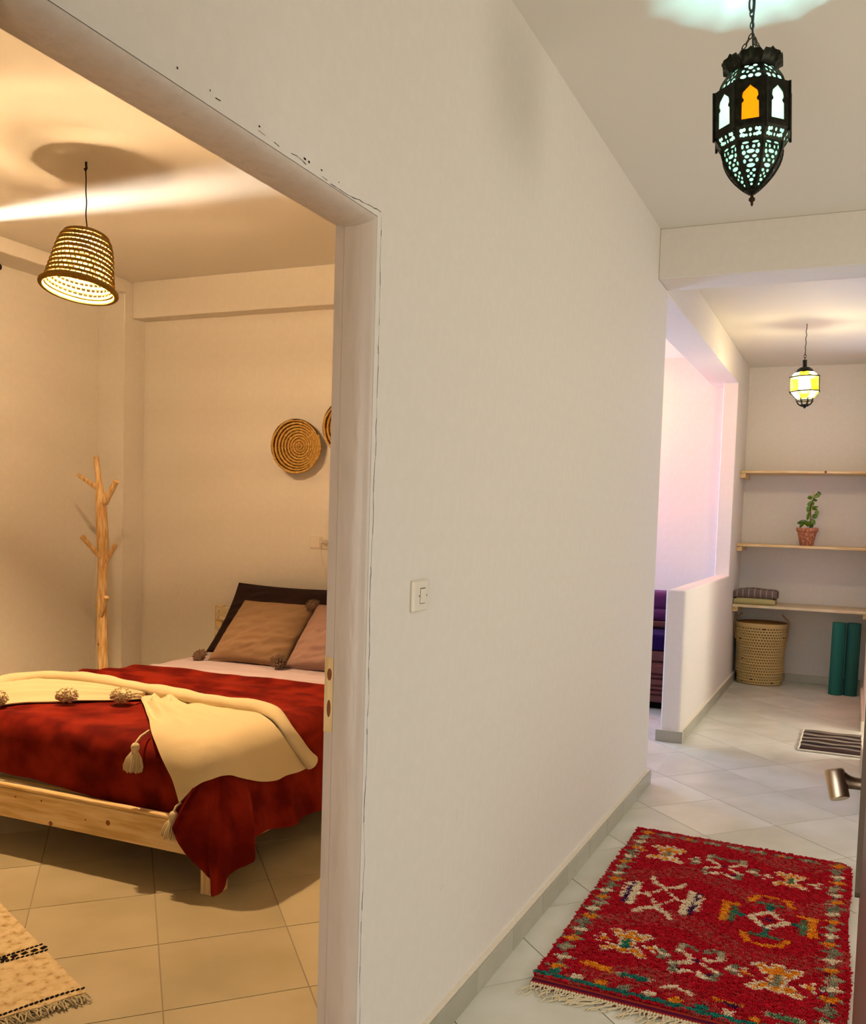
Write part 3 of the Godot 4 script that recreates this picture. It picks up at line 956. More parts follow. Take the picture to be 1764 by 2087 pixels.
func _throw() -> void:
	var m := _fabric(Color(0.82, 0.755, 0.60), 0.95, 0.2, 120.0, 0.05)
	M.cream = m
	var rng := RandomNumberGenerator.new()
	rng.seed = 5
	var t := thing("throw_blanket", "cream throw with tassels laid across the red blanket", "throw")
	# the fan over the corner of the bed, refined between the given points, with folds that spread from where it is gathered
	var fine := []
	var nr := FAN.size()
	var at := func(i: int, j: int) -> Vector3:
		var r: Array = FAN[clampi(i, 0, nr - 1)]
		var k := clampi(j, 0, 14) * 3
		return Vector3(r[k], r[k + 1], r[k + 2])
	var n1 := 54
	var n2 := 84
	for i in n1 + 1:
		var fi := float(i) / n1 * (nr - 1)
		var i0 := mini(int(fi), nr - 2)
		var row := PackedVector3Array()
		for j in n2 + 1:
			var fj := float(j) / n2 * 14.0
			var j0 := mini(int(fj), 13)
			var cr := []
			for d in [-1, 0, 1, 2]:
				var a: Vector3 = at.call(i0 + d, j0 - 1)
				var c: Vector3 = at.call(i0 + d, j0)
				var e: Vector3 = at.call(i0 + d, j0 + 1)
				var g: Vector3 = at.call(i0 + d, j0 + 2)
				cr.append(c.cubic_interpolate(e, a, g, fj - j0))
			row.append(cr[1].cubic_interpolate(cr[2], cr[0], cr[3], fi - i0))
		fine.append(row)
	var src := Vector3(-2.94, 0.549, -3.383)
	var rows := []
	for i in n1 + 1:
		var row := PackedVector3Array()
		for j in n2 + 1:
			var p: Vector3 = fine[i][j]
			var du: Vector3 = fine[i][mini(j + 1, n2)] - fine[i][maxi(j - 1, 0)]
			var dv: Vector3 = fine[mini(i + 1, n1)][j] - fine[maxi(i - 1, 0)][j]
			var n := dv.cross(du).normalized()
			if n.y < -0.2: n = -n
			var d := p - src
			var an := atan2(d.z, d.x)
			var dist := Vector2(d.x, d.z).length()
			var w := 0.020 * sin(an * 40.0 + 0.6) * smoothstep(0.0, 0.12, dist) * (1.0 - smoothstep(0.22, 0.80, dist))
			w += 0.008 * sin(an * 71.0) * smoothstep(0.0, 0.1, dist) * (1.0 - smoothstep(0.15, 0.55, dist))
			var f := float(i) / n1
			var side := smoothstep(0.42, 0.30, p.y)
			w += 0.018 * (0.5 + 0.5 * sin(p.z * 24.0 + 1.0)) * side * f + 0.008
			w += 0.006 * sin(p.x * 9.0 + p.z * 13.0) * sin(p.z * 7.0 - p.x * 4.0)
			row.append(p + n * w)
		rows.append(row)
	obj("cloth", B.new().shell(rows, 0.006), m, t)
	# gathered band on the left of the fan: tight folds that run along it
	var ta := [Vector3(-3.640, 0.540, -3.02), Vector3(-3.640, 0.547, -3.25), Vector3(-3.620, 0.549, -3.38), Vector3(-3.526, 0.549, -3.452), Vector3(-3.385, 0.549, -3.468), Vector3(-3.23, 0.549, -3.465), Vector3(-3.055, 0.549, -3.435), Vector3(-2.925, 0.549, -3.388)]
	var tb := [Vector3(-3.40, 0.540, -2.86), Vector3(-3.345, 0.545, -2.975), Vector3(-3.298, 0.547, -3.057), Vector3(-3.215, 0.547, -3.124), Vector3(-3.145, 0.547, -3.206), Vector3(-3.052, 0.547, -3.267), Vector3(-2.985, 0.547, -3.320), Vector3(-2.925, 0.547, -3.384)]
	var pa := path(ta, 50)
	var pb := path(tb, 50)
	rows = []
	for i in 41:
		var f := i / 40.0
		var row := PackedVector3Array()
		for j in 50:
			var p: Vector3 = pa[j].lerp(pb[j], f)
			var open := 1.0 - j / 49.0
			p.y += 0.004 + (0.016 + 0.016 * open) * pow(0.5 + 0.5 * cos(f * TAU * 3.5 + 1.2 * sin(j * 0.05)), 1.5) * smoothstep(0.0, 0.25, 1.0 - f + 0.05) + 0.006 * sin(f * PI)
			if f > 0.93: p.y -= (f - 0.93) * 0.15
			row.append(p)
		rows.append(row)
	obj("gathered_fold", B.new().shell(rows, 0.006), m, t)
	# rolled upper edge, a spiral seen at its open end on the side of the bed
	var rp := path([Vector3(-3.66, 0.545, -3.10), Vector3(-3.665, 0.566, -3.30), Vector3(-3.610, 0.573, -3.428), Vector3(-3.45, 0.575, -3.490), Vector3(-3.20, 0.573, -3.485), Vector3(-3.018, 0.572, -3.455), Vector3(-2.80, 0.573, -3.42), Vector3(-2.60, 0.573, -3.39), Vector3(-2.40, 0.573, -3.375), Vector3(-2.262, 0.572, -3.362), Vector3(-2.155, 0.556, -3.312), Vector3(-2.085, 0.500, -3.292), Vector3(-2.056, 0.430, -3.335), Vector3(-2.045, 0.362, -3.402)], 70)
	var b := B.new()
	var rad := []
	for i in 70: rad.append(0.033 + 0.004 * sin(i * 0.37) + 0.002 * sin(i * 1.1) - (0.010 if i < 2 else 0.0))
	b.tube(rp, rad, 16, false, 0.85)
	obj("rolled_edge", b, m, t)
	var e: Vector3 = rp[69]
	var dir: Vector3 = (rp[69] - rp[67]).normalized()
	var sx := dir.cross(Vector3.UP).normalized()
	var sy := sx.cross(dir)
	var sp := []
	for i in 40:
		var an := i / 40.0 * TAU * 2.6
		var rr := 0.005 + 0.019 * i / 40.0
		sp.append(e + dir * 0.002 + (sx * cos(an) + sy * sin(an) * 0.85) * rr)
	obj("roll_end", B.new().tube(sp, 0.0028, 6), m, t)
	# pompoms at the end of the gathered folds
	for q in [Vector3(-3.345, 0.572, -2.945), Vector3(-3.140, 0.574, -3.138), Vector3(-2.945, 0.574, -3.262)]:
		var pb2 := B.new()
		pb2.sphere(q, Vector3(0.040, 0.029, 0.040), 12, 8)
		_strands(pb2, 260, q, 0.050, rng, 0.72, 0.0032)
		obj("pompom", pb2, m, t)
	for q in [[Vector3(-2.905, 0.566, -3.30), Vector3(-2.92, 0.556, -3.36)]]:
		obj("cord", B.new().tube([q[0], (q[0] + q[1]) / 2 + Vector3(0, 0.006, 0), q[1]], 0.006, 7), m, t)
	_tassel(t, m, rng, Vector3(-2.470, 0.545, -2.890), Vector3(-2.462, 0.515, -2.808), 0.115, Vector3(-0.03, -1, 0.10))
	_tassel(t, m, rng, Vector3(-2.232, 0.322, -2.790), Vector3(-2.238, 0.297, -2.760), 0.100, Vector3(-0.16, -1, 0.0))

func _tassel(t: Node3D, m: Material, rng: RandomNumberGenerator, from: Vector3, neck: Vector3, long: float, down: Vector3) -> void:
	down = down.normalized()
	var b := B.new()
	var side := down.cross(Vector3.BACK).normalized()
	var out := side.cross(down)
	var hd := neck + down * 0.018
	b.sphere(hd, Vector3(0.017, 0.019, 0.017), 14, 10)
	var head := obj("tassel", b, m, t)
	obj("cord", B.new().tube([from, from.lerp(neck, 0.5) + Vector3(0, 0.004, 0.008), neck], 0.0045, 7), m, head)
	b = B.new()
	b.tube([hd + down * 0.012, hd + down * 0.018], 0.0135, 12)
	for i in 110:
		var an := rng.randf() * TAU
		var r0 := sqrt(rng.randf())
		var o := side * cos(an) * r0 + out * sin(an) * r0 * 0.8
		var l := long * rng.randf_range(0.58, 0.68)
		b.tube([hd + down * 0.014 + o * 0.010, hd + down * (0.016 + l * 0.35) + o * 0.030, hd + down * (0.016 + l * 0.75) + o * 0.040, hd + down * (0.016 + l) + o * 0.037], 0.0024, 4)
	obj("skirt", b, m, head)

func _cushion_mesh(w: float, h: float, d: float, sd: int, pinch := 0.035) -> B:
	# a stuffed square: corners drawn out, sides drawn in, creases over the face
	var fn := FastNoiseLite.new()
	fn.seed = sd
	fn.frequency = 2.4
	fn.fractal_octaves = 3
	var b := B.new()
	var n := 36
	for side in [1, -1]:
		var rows := []
		for i in n + 1:
			var row := PackedVector3Array()
			for j in n + 1:
				var u := j / float(n) * 2 - 1
				var v := i / float(n) * 2 - 1
				var x := u * (1.0 - pinch * (1.0 - v * v) * u * u)
				var y := v * (1.0 - pinch * (1.0 - u * u) * v * v)
				var k := (1.0 - u * u) * (1.0 - v * v)
				var z := pow(maxf(k, 0.0), 0.46) * d
				z += (fn.get_noise_2d(x * 0.5 + y * 0.35, y * 1.3 - x * 0.3) * 0.020 + fn.get_noise_2d(x * 1.2 + 9, y * 2.6 + x) * 0.006) * smoothstep(0.0, 0.3, k)
				row.append(Vector3(x * w / 2, y * h / 2, side * z))
			rows.append(row)
		var from := b.n()
		b.grid(rows, 1)
		if side < 0: b.flip(from)
	b.orient(0)
	# seam
	var rim := []
	for k in 80:
		var s := k / 80.0 * 4.0
		var q := int(s)
		var f := (s - q) * 2 - 1
		var c := 1.0 - pinch * (1.0 - f * f)
		rim.append([Vector3(f * w / 2, -c * h / 2, 0), Vector3(c * w / 2, f * h / 2, 0), Vector3(-f * w / 2, c * h / 2, 0), Vector3(-c * w / 2, -f * h / 2, 0)][q])
	b.tube(rim, 0.003, 6, true)
	return b

func _pose(bl: Vector3, br: Vector3, tl: Vector3) -> Transform3D:
	# where a cushion's lower left, lower right and upper left corners are
	var x := (br - bl).normalized()
	var y := tl - bl
	var z := x.cross(y).normalized()
	y = y.normalized()      # a slumped cushion is a little askew
	return Transform3D(Basis(x, y, z), bl + (br - bl) / 2 + (tl - bl) / 2)

func _cushions() -> void:
	var rng := RandomNumberGenerator.new()
	rng.seed = 21
	var brown := _fabric(Color(0.58, 0.47, 0.36), 0.95, 0.2, 150.0, 0.06)
	var mauve := _fabric(Color(0.63, 0.51, 0.46), 0.95, 0.2, 150.0, 0.06)
	var dark := _fabric(Color(0.185, 0.135, 0.125), 0.9, 0.2, 150.0, 0.05)
	var yarn := _fabric(Color(0.52, 0.42, 0.35), 0.95)
	var t := thing("cushion", "tan linen cushion with pompoms leaning before the dark pillow", "cushion")
	t.transform = _pose(Vector3(-3.475, 0.525, -4.585), Vector3(-2.985, 0.520, -4.655), Vector3(-3.372, 0.865, -4.79))
	obj("cover", _cushion_mesh(0.50, 0.42, 0.10, 3), brown, t)
	for q in [[Vector3(-0.300, -0.195, 0.030), 0.042], [Vector3(0.225, -0.200, 0.075), 0.044], [Vector3(0.228, 0.185, 0.055), 0.042]]:
		var b := B.new()
		b.sphere(q[0], Vector3.ONE * q[1] * 0.75, 10, 8)
		_strands(b, 190, q[0], q[1], rng, 1.0, 0.0024)
		obj("pompom", b, yarn, t)
	obj("cord", B.new().tube([Vector3(-0.265, -0.222, 0.012), Vector3(-0.24, -0.215, 0.0)], 0.003, 6), yarn, t)
	t = thing("cushion", "mauve linen cushion cut off by the door frame", "cushion")
	t.transform = _pose(Vector3(-2.965, 0.525, -4.625), Vector3(-2.50, 0.525, -4.67), Vector3(-2.865, 0.865, -4.80))
	obj("cover", _cushion_mesh(0.48, 0.42, 0.10, 7), mauve, t)
	var b := B.new()
	_strands(b, 190, Vector3(-0.235, -0.200, 0.085), 0.042, rng, 1.0, 0.0024)
	obj("pompom", b, yarn, t)
	t = thing("pillow", "dark brown pillow leaning on the headboard behind the tan cushion", "pillow")
	t.transform = _pose(Vector3(-3.70, 0.520, -4.85), Vector3(-2.86, 0.52, -4.84), Vector3(-3.53, 0.960, -4.95))
	obj("cover", _cushion_mesh(0.84, 0.48, 0.080, 12, 0.06), dark, t)
	t = thing("pillow", "second dark brown pillow half hidden by the door frame", "pillow")
	t.transform = _pose(Vector3(-2.81, 0.52, -4.84), Vector3(-2.11, 0.52, -4.84), Vector3(-2.75, 0.955, -4.95))
	obj("cover", _cushion_mesh(0.72, 0.47, 0.080, 15, 0.06), dark, t)

func _bedroom_things() -> void:
	var rng := RandomNumberGenerator.new()
	rng.seed = 31
	# coiled straw bowls hung on the back wall
	var straw := tri_map(mat(Color.WHITE, 0.8), Vector3.ONE * 12.0)
	straw.albedo_texture = ramp_tex(noise_image(71, 0.03, 128, 3), [[0.2, Color(0.70, 0.54, 0.25)], [0.5, Color(0.77, 0.61, 0.30)], [0.8, Color(0.84, 0.69, 0.38)]])
	M.straw = straw
	M.straw_groove_shade = mat(Color(0.30, 0.17, 0.05), 0.9)  # dark tone that paints the shade in the grooves between coils
	var first := true
	for q in [[Vector3(-3.178, 1.823, -5.075), 0.168, "round coiled straw basket hung on the bedroom wall, fully in view"], [Vector3(-2.815, 1.935, -5.075), 0.165, "coiled straw wall basket mostly hidden behind the door frame"]]:
		var t := thing("wall_basket", q[2], "basket", q[0], "coiled baskets on the bedroom wall")
		if first: t.rotation = Vector3(0.03, deg_to_rad(9), 0)
		first = false
		# one long coil wound outwards and forwards
		var pts := []
		var rad := []
		var turns := 10.0
		for i in 561:
			var s := i / 560.0 * turns
			var an := s * TAU + 0.4
			var r: float = q[1] * s / turns
			var z := 0.014 + 0.075 * pow(s / turns, 2.4)
			if s > turns - 0.9: z += 0.004 * sin(an * 7)
			pts.append(Vector3(cos(an) * r * 0.985, sin(an) * r * 1.01, z))
			rad.append(0.0073 * (1.0 + 0.10 * sin(i * 1.9)))
		obj("coil", B.new().tube(pts, rad, 7), straw, t)
		var bk := []
		for i in 10: bk.append(Vector2(q[1] * 0.97 * i / 9.0, 0.004 + 0.075 * pow(i / 9.0, 2.4)))
		for i in 10: bk.append(Vector2(q[1] * 0.97 * (9 - i) / 9.0, 0.010 + 0.075 * pow((9 - i) / 9.0, 2.4)))
		var b := B.new()
		b.t = Transform3D(Basis(Vector3.RIGHT, PI / 2), Vector3.ZERO)
		b.lathe(bk, 40)
		obj("shade_backing", b, M.straw_groove_shade, t)
	# double switch and socket with a plugged-in cable
	var sw := thing("wall_switch", "white square rocker switch on the bedroom wall below the baskets", "light switch", Vector3(-3.053, 1.229, -5.078))
	obj("plate", B.new().box(Vector3(-0.042, -0.038, 0.0), Vector3(0.042, 0.038, 0.009), 0.003), M.plastic, sw)
	obj("rocker", B.new().box(Vector3(-0.037, -0.029, 0.009), Vector3(0.034, 0.032, 0.014), 0.002), M.plastic, sw)
	sw = thing("wall_socket", "white wall socket beside the bedroom rocker switch", "socket", Vector3(-2.965, 1.230, -5.078))
	obj("plate", B.new().box(Vector3(-0.042, -0.038, 0.0), Vector3(0.042, 0.038, 0.009), 0.003), M.plastic, sw)
	var rim := B.new()
	rim.t = Transform3D(Basis(Vector3.RIGHT, PI / 2), Vector3(0, 0, 0.009))
	rim.lathe([Vector2(0.020, 0), Vector2(0.026, 0), Vector2(0.026, 0.003), Vector2(0.020, 0.003), Vector2(0.020, 0.0)], 24)
	obj("socket_rim", rim, M.plastic, sw)
	var cb := thing("charger_cable", "thin white cable hanging from the bedroom socket", "cable")
	obj("plug", B.new().tube([Vector3(-2.975, 1.232, -5.066), Vector3(-2.98, 1.236, -5.045), Vector3(-2.985, 1.238, -5.028)], [0.014, 0.012, 0.006], 10), M.plastic, cb)
	obj("wire", B.new().tube(path([Vector3(-2.985, 1.238, -5.03), Vector3(-2.999, 1.228, -5.035), Vector3(-3.004, 1.18, -5.05), Vector3(-2.99, 1.11, -5.055), Vector3(-2.972, 1.03, -5.06), Vector3(-2.965, 0.86, -5.06), Vector3(-2.95, 0.60, -5.05)], 30), 0.0018, 6), M.plastic, cb)
	_coat_stand(rng)
	# curtain rod over the bedroom window and its two linen curtains, drawn but for a slit
	var dk := mat(Color(0.10, 0.07, 0.05), 0.45, 0.4)
	var rod := thing("curtain_rod", "dark curtain rod with ball end at the left edge", "curtain rod")
	obj("rod", B.new().tube([Vector3(-4.55, 2.758, -3.99), Vector3(-4.55, 2.758, -2.50)], 0.011, 12), dk, rod)
	for z in [-4.005, -2.485]:
		obj("finial", B.new().sphere(Vector3(-4.55, 2.758, z), Vector3(0.021, 0.021, 0.021), 16, 10), dk, rod)
	for z in [-3.93, -2.56]:
		obj("bracket", B.new().box(Vector3(-4.638, 2.750, z - 0.006), Vector3(-4.545, 2.768, z + 0.006)), dk, rod)
	var lin := _fabric(Color(0.80, 0.70, 0.55), 0.95)
	for q in [[-3.965, -3.655, "linen curtain panel at the far side of the bedroom window"], [-3.575, -2.52, "wide linen curtain panel at the near side of the bedroom window"]]:
		var rows := []
		for i in 24:
			var row := PackedVector3Array()
			for j in 80:
				var z := lerpf(q[0], q[1], j / 79.0)
				row.append(Vector3(-4.55 + 0.022 * sin(z * 62.0) * (0.35 + 0.65 * i / 23.0), lerpf(2.745, 0.02, i / 23.0), z))
			rows.append(row)
		tag(obj("curtain", B.new().shell(rows, 0.003), lin), q[2], "curtain", "curtains of the bedroom window")

func _coat_stand(rng: RandomNumberGenerator) -> void:
	# a peeled trunk with stub branches, standing in the corner by the column
	var t := thing("coat_stand", "tall peeled tree-branch coat stand in the bedroom corner", "coat stand", Vector3(-4.165, 0, -4.45))
	t.scale = Vector3(0.95, 0.985, 0.95)
	var pts := path([Vector3(0.02, 0.03, 0.0), Vector3(0.005, 0.40, 0.0), Vector3(-0.012, 0.80, 0.0), Vector3(-0.008, 1.10, 0.0), Vector3(-0.018, 1.30, 0.0), Vector3(-0.035, 1.50, 0.0), Vector3(-0.052, 1.62, 0.0), Vector3(-0.068, 1.70, 0.0), Vector3(-0.070, 1.738, 0.0)], 44)
	var rad := []
	for i in 44:
		var y: float = pts[i].y
		var r := 0.037 - 0.004 * y + 0.004 * sin(y * 11.0) * 0.5 + 0.003 * sin(y * 5.0 + 1.0)
		if y > 1.42: r = lerpf(r, 0.017, smoothstep(1.42, 1.66, y))
		rad.append(r)
	obj("trunk", B.new().tube(pts, rad, 16), M.peeled, t)
	var kn := mat(Color(0.24, 0.13, 0.06), 0.8)
	for q in [[Vector3(-0.004, 0.585, 0.036), 0.005], [Vector3(0.018, 0.31, 0.037), 0.004]]:
		obj("knot", B.new().sphere(q[0], Vector3(1, 1, 0.5) * q[1], 8, 6), kn, t)
	for q in [
		[Vector3(-0.055, 1.545, 0.0), Vector3(-0.195, 1.625, 0.03), 0.0135, 0.0125],
		[Vector3(0.0, 1.46, 0.0), Vector3(0.115, 1.590, 0.02), 0.021, 0.017],
		[Vector3(-0.03, 1.21, -0.03), Vector3(-0.095, 1.335, -0.05), 0.012, 0.011],
		[Vector3(-0.005, 1.12, 0.02), Vector3(-0.060, 1.250, 0.13), 0.014, 0.017],
		[Vector3(0.01, 1.09, 0.0), Vector3(0.105, 1.205, 0.01), 0.015, 0.013],
		[Vector3(0.0, 0.76, 0.02), Vector3(0.080, 0.885, 0.06), 0.014, 0.016],
		[Vector3(-0.03, 0.72, -0.02), Vector3(-0.085, 0.820, -0.03), 0.012, 0.013]]:
		obj("peg", B.new().tube([q[0], q[0].lerp(q[1], 0.5), q[1]], [q[2] * 1.2, q[2], q[3]], 12), M.peeled, t)
	var b := B.new()
	b.t = Transform3D(Basis(), Vector3(0.02, 0, 0))
	b.lathe([Vector2(0.0, 0.0), Vector2(0.15, 0.0), Vector2(0.155, 0.006), Vector2(0.155, 0.028), Vector2(0.148, 0.034), Vector2(0.0, 0.034)], 36)
	obj("base", b, M.pine_x, t)

func _pendant() -> void:
	var c := Vector3(-3.100, 2.565, -3.19)      # middle of the shade's top
	var coil := tri_map(mat(Color(0.58, 0.48, 0.12), 0.8), Vector3.ONE * 20.0)
	coil.albedo_texture = ramp_tex(noise_image(81, 0.05, 128, 3), [[0.2, Color(0.75, 0.75, 0.75)], [0.8, Color(1, 1, 1)]])
	coil.backlight_enabled = true
	coil.backlight = Color(0.62, 0.52, 0.20)
	var dark := mat(Color(0.06, 0.045, 0.035), 0.6)
	var t := thing("pendant_lamp", "woven straw pendant lamp hanging over the bed, lit", "lamp", c)
	var view := Vector3(0.69, -0.2, 0.70).normalized()
	t.basis = Basis(view, deg_to_rad(-8.0)) * Basis(Vector3(-0.71, 0, 0.70).normalized(), deg_to_rad(7.0))
	var prof := [[0.088, 0.0], [0.100, -0.021], [0.108, -0.043], [0.114, -0.065], [0.119, -0.087], [0.123, -0.109], [0.127, -0.131], [0.131, -0.153], [0.135, -0.175], [0.139, -0.197], [0.143, -0.217]]
	var xs := []
	for k in prof.size():
		var pts := []
		var r: float = prof[k][0]
		for i in 64:
			var an := TAU * i / 64
			pts.append(Vector3(cos(an) * r, prof[k][1] + 0.0012 * sin(an * 3 + k), sin(an) * r))
		obj("coil", B.new().tube(pts, [0.0102, 0.0101, 0.0097, 0.0088, 0.0082, 0.0074, 0.0070, 0.0068, 0.0068, 0.0068, 0.0068][k], 8, true, 1.0), coil, t)
		if k > 0:
			var n := 40
			for i in n:
				var an := TAU * (i + 0.5 * (k % 2)) / n
				var a := Vector3(cos(an) * prof[k - 1][0], prof[k - 1][1], sin(an) * prof[k - 1][0])
				var e := Vector3(cos(an) * r, prof[k][1], sin(an) * r)
				var y := (e - a).normalized()
				var z := Vector3(cos(an), 0, sin(an))
				var x := y.cross(z).normalized()
				xs.append(Transform3D(Basis(x, y * (e - a).length(), x.cross(y)), (a + e) / 2))
	multi("stitching", B.new().box(Vector3(-0.0024, -0.5, -0.0024), Vector3(0.0024, 0.5, 0.0024)).mesh(), coil, xs, [], t)
	# wide rolled rim
	var rp := []
	for i in 64:
		var an := TAU * i / 64
		rp.append(Vector3(cos(an) * 0.154, -0.232, sin(an) * 0.154))
	obj("rim", B.new().tube(rp, 0.0115, 12, true, 1.0), coil, t)
	# flat top of coils
	for k in 5:
		var pts := []
		var r := 0.075 - 0.0165 * k
		for i in 40:
			var an := TAU * i / 40
			pts.append(Vector3(cos(an) * r, 0.006 + 0.001 * k, sin(an) * r))
		obj("coil", B.new().tube(pts, 0.0084, 8, true, 0.8), coil, t)
	xs = []
	for i in 24:
		var an := TAU * i / 24
		var a := Vector3(cos(an) * 0.015, 0.008, sin(an) * 0.015)
		var e := Vector3(cos(an) * 0.088, 0.004, sin(an) * 0.088)
		var y := (e - a).normalized()
		var x := y.cross(Vector3.UP).normalized()
		xs.append(Transform3D(Basis(x, y * (e - a).length(), x.cross(y)), (a + e) / 2))
	multi("stitching", B.new().box(Vector3(-0.002, -0.5, -0.002), Vector3(0.002, 0.5, 0.002)).mesh(), coil, xs, [], t)
	obj("socket", B.new().lathe([Vector2(0.0, 0.0), Vector2(0.018, 0.0), Vector2(0.018, -0.05), Vector2(0.015, -0.06), Vector2(0.0, -0.06)], 16), dark, t)
	var bulb := StandardMaterial3D.new()
	bulb.albedo_color = Color(1, 0.95, 0.8)
	bulb.emission_enabled = true
	bulb.emission = Color(1.0, 0.86, 0.45)
	bulb.emission_energy_multiplier = 6.0
	obj("bulb", B.new().sphere(Vector3(0, -0.128, 0), Vector3(0.036, 0.048, 0.036), 20, 14), bulb, t)
	var local := Vector3(0, -0.128, 0)
	omni("pendant_bulb_light", t.transform * local, Color(1.0, 0.82, 0.61), 6.6, 0.03)
	# twisted wire up to the hook in the ceiling
	var inv := t.transform.affine_inverse()
	var wp := []
	for i in 22:
		var f := i / 21.0
		var p := c.lerp(Vector3(-3.108, 2.862, -3.19), f) + Vector3(0.004 * sin(f * 17.0), 0, 0.003 * cos(f * 15.0)) * sin(f * PI)
		wp.append(inv * p)
	obj("wire", B.new().tube(wp, 0.0024, 6), dark, t)
	obj("wire", B.new().tube(wp.map(func(p): return p + Vector3(0.003, 0, 0.001)), 0.0016, 6), dark, t)
	obj("ceiling_hook", B.new().tube([inv * Vector3(-3.106, 2.884, -3.19), inv * Vector3(-3.106, 2.868, -3.19), inv * Vector3(-3.101, 2.855, -3.188), inv * Vector3(-3.107, 2.848, -3.188), inv * Vector3(-3.113, 2.856, -3.19)], 0.005, 8), dark, t)

func _bedroom_rug() -> void:
	# flat-woven cream rug, only its fringed corner in view
	var rng := RandomNumberGenerator.new()
	rng.seed = 51
	var t := thing("woven_rug", "flat cream wool rug with black stitched lines on the bedroom floor", "rug")
	var m := tri_map(mat(Color.WHITE, 0.95), Vector3.ONE * 3.0)
	m.albedo_texture = ramp_tex(noise_image(91, 0.03, 256, 5), [[0.1, Color(0.62, 0.52, 0.36)], [0.3, Color(0.76, 0.68, 0.52)], [0.7, Color(0.82, 0.75, 0.60)]])
	bump(m, M.weave, 0.08)
	# corner at c; one edge runs back-left, the fringed edge front-left
	var c := Vector3(-1.955, 0.0, -2.035)
	var e1 := Vector3(-0.90, 0, -0.42).normalized()     # along the long plain edge
	var e2 := Vector3(-0.33, 0, 0.95).normalized()      # along the fringed edge
	e2 = Vector3(e1.z, 0, -e1.x)
	if e2.z < 0: e2 = -e2
	var w := 1.0
	var l := 1.45
	# the rug's plain edge leaves the corner to the upper left, the fringed edge to the lower left
	var rows := []
	for i in 31:
		var row := PackedVector3Array()
		for j in 41:
			var p := c + e1 * (l * i / 30.0) + e2 * (w * j / 40.0)
			row.append(p + Vector3(0, 0.010 + 0.0015 * sin(i * 1.7 + j), 0))
		rows.append(row)
	var b := B.new()
	b.shell(rows, 0.009)
	obj("weave", b, m, t)
	# black stitched lines across the rug
	var blk := mat(Color(0.10, 0.07, 0.05), 0.95)
	for q in [[0.02, 0.0, 0.012], [0.335, 0.0, 0.0], [0.36, -0.10, 0.0], [0.385, -0.22, 0.0]]:
		var lb := B.new()
		var s := 0.0
		while s < 0.95:
			var d: float = q[0] + q[1] * s + 0.008 * sin(s * 15.0 + q[0] * 30.0)
			var p := c + e1 * d + e2 * s + Vector3(0, 0.0118, 0)
			var dash := 0.020 if q[0] == 0.36 else 0.012
			var wd := 0.007 if q[0] == 0.36 else 0.0035
			lb.box(p - Vector3(wd, 0.0015, dash / 2), p + Vector3(wd, 0.0015, dash / 2), 0.001)
			s += 0.030 if q[0] == 0.36 else 0.0145
		obj("stitched_line", lb, blk, t)
	# fringe: curled wool ends along the short edge
	var fr := mat(Color(0.74, 0.70, 0.58), 0.95)
	var fb := B.new()
	for i in 260:
		var s := rng.randf() * 0.98
		var p := c + e2 * s + Vector3(0, 0.006, 0)
		var o := -e1 * rng.randf_range(0.02, 0.055)
		var curl := e2 * rng.randf_range(-0.02, 0.02)
		fb.tube([p, p + o * 0.5 + curl * 0.4 + Vector3(0, 0.006, 0), p + o + curl, p + o * 0.8 + curl * 1.8 + Vector3(0, -0.001, 0)], 0.0022, 5)
	stuff(obj("fringe", fb, fr, t))

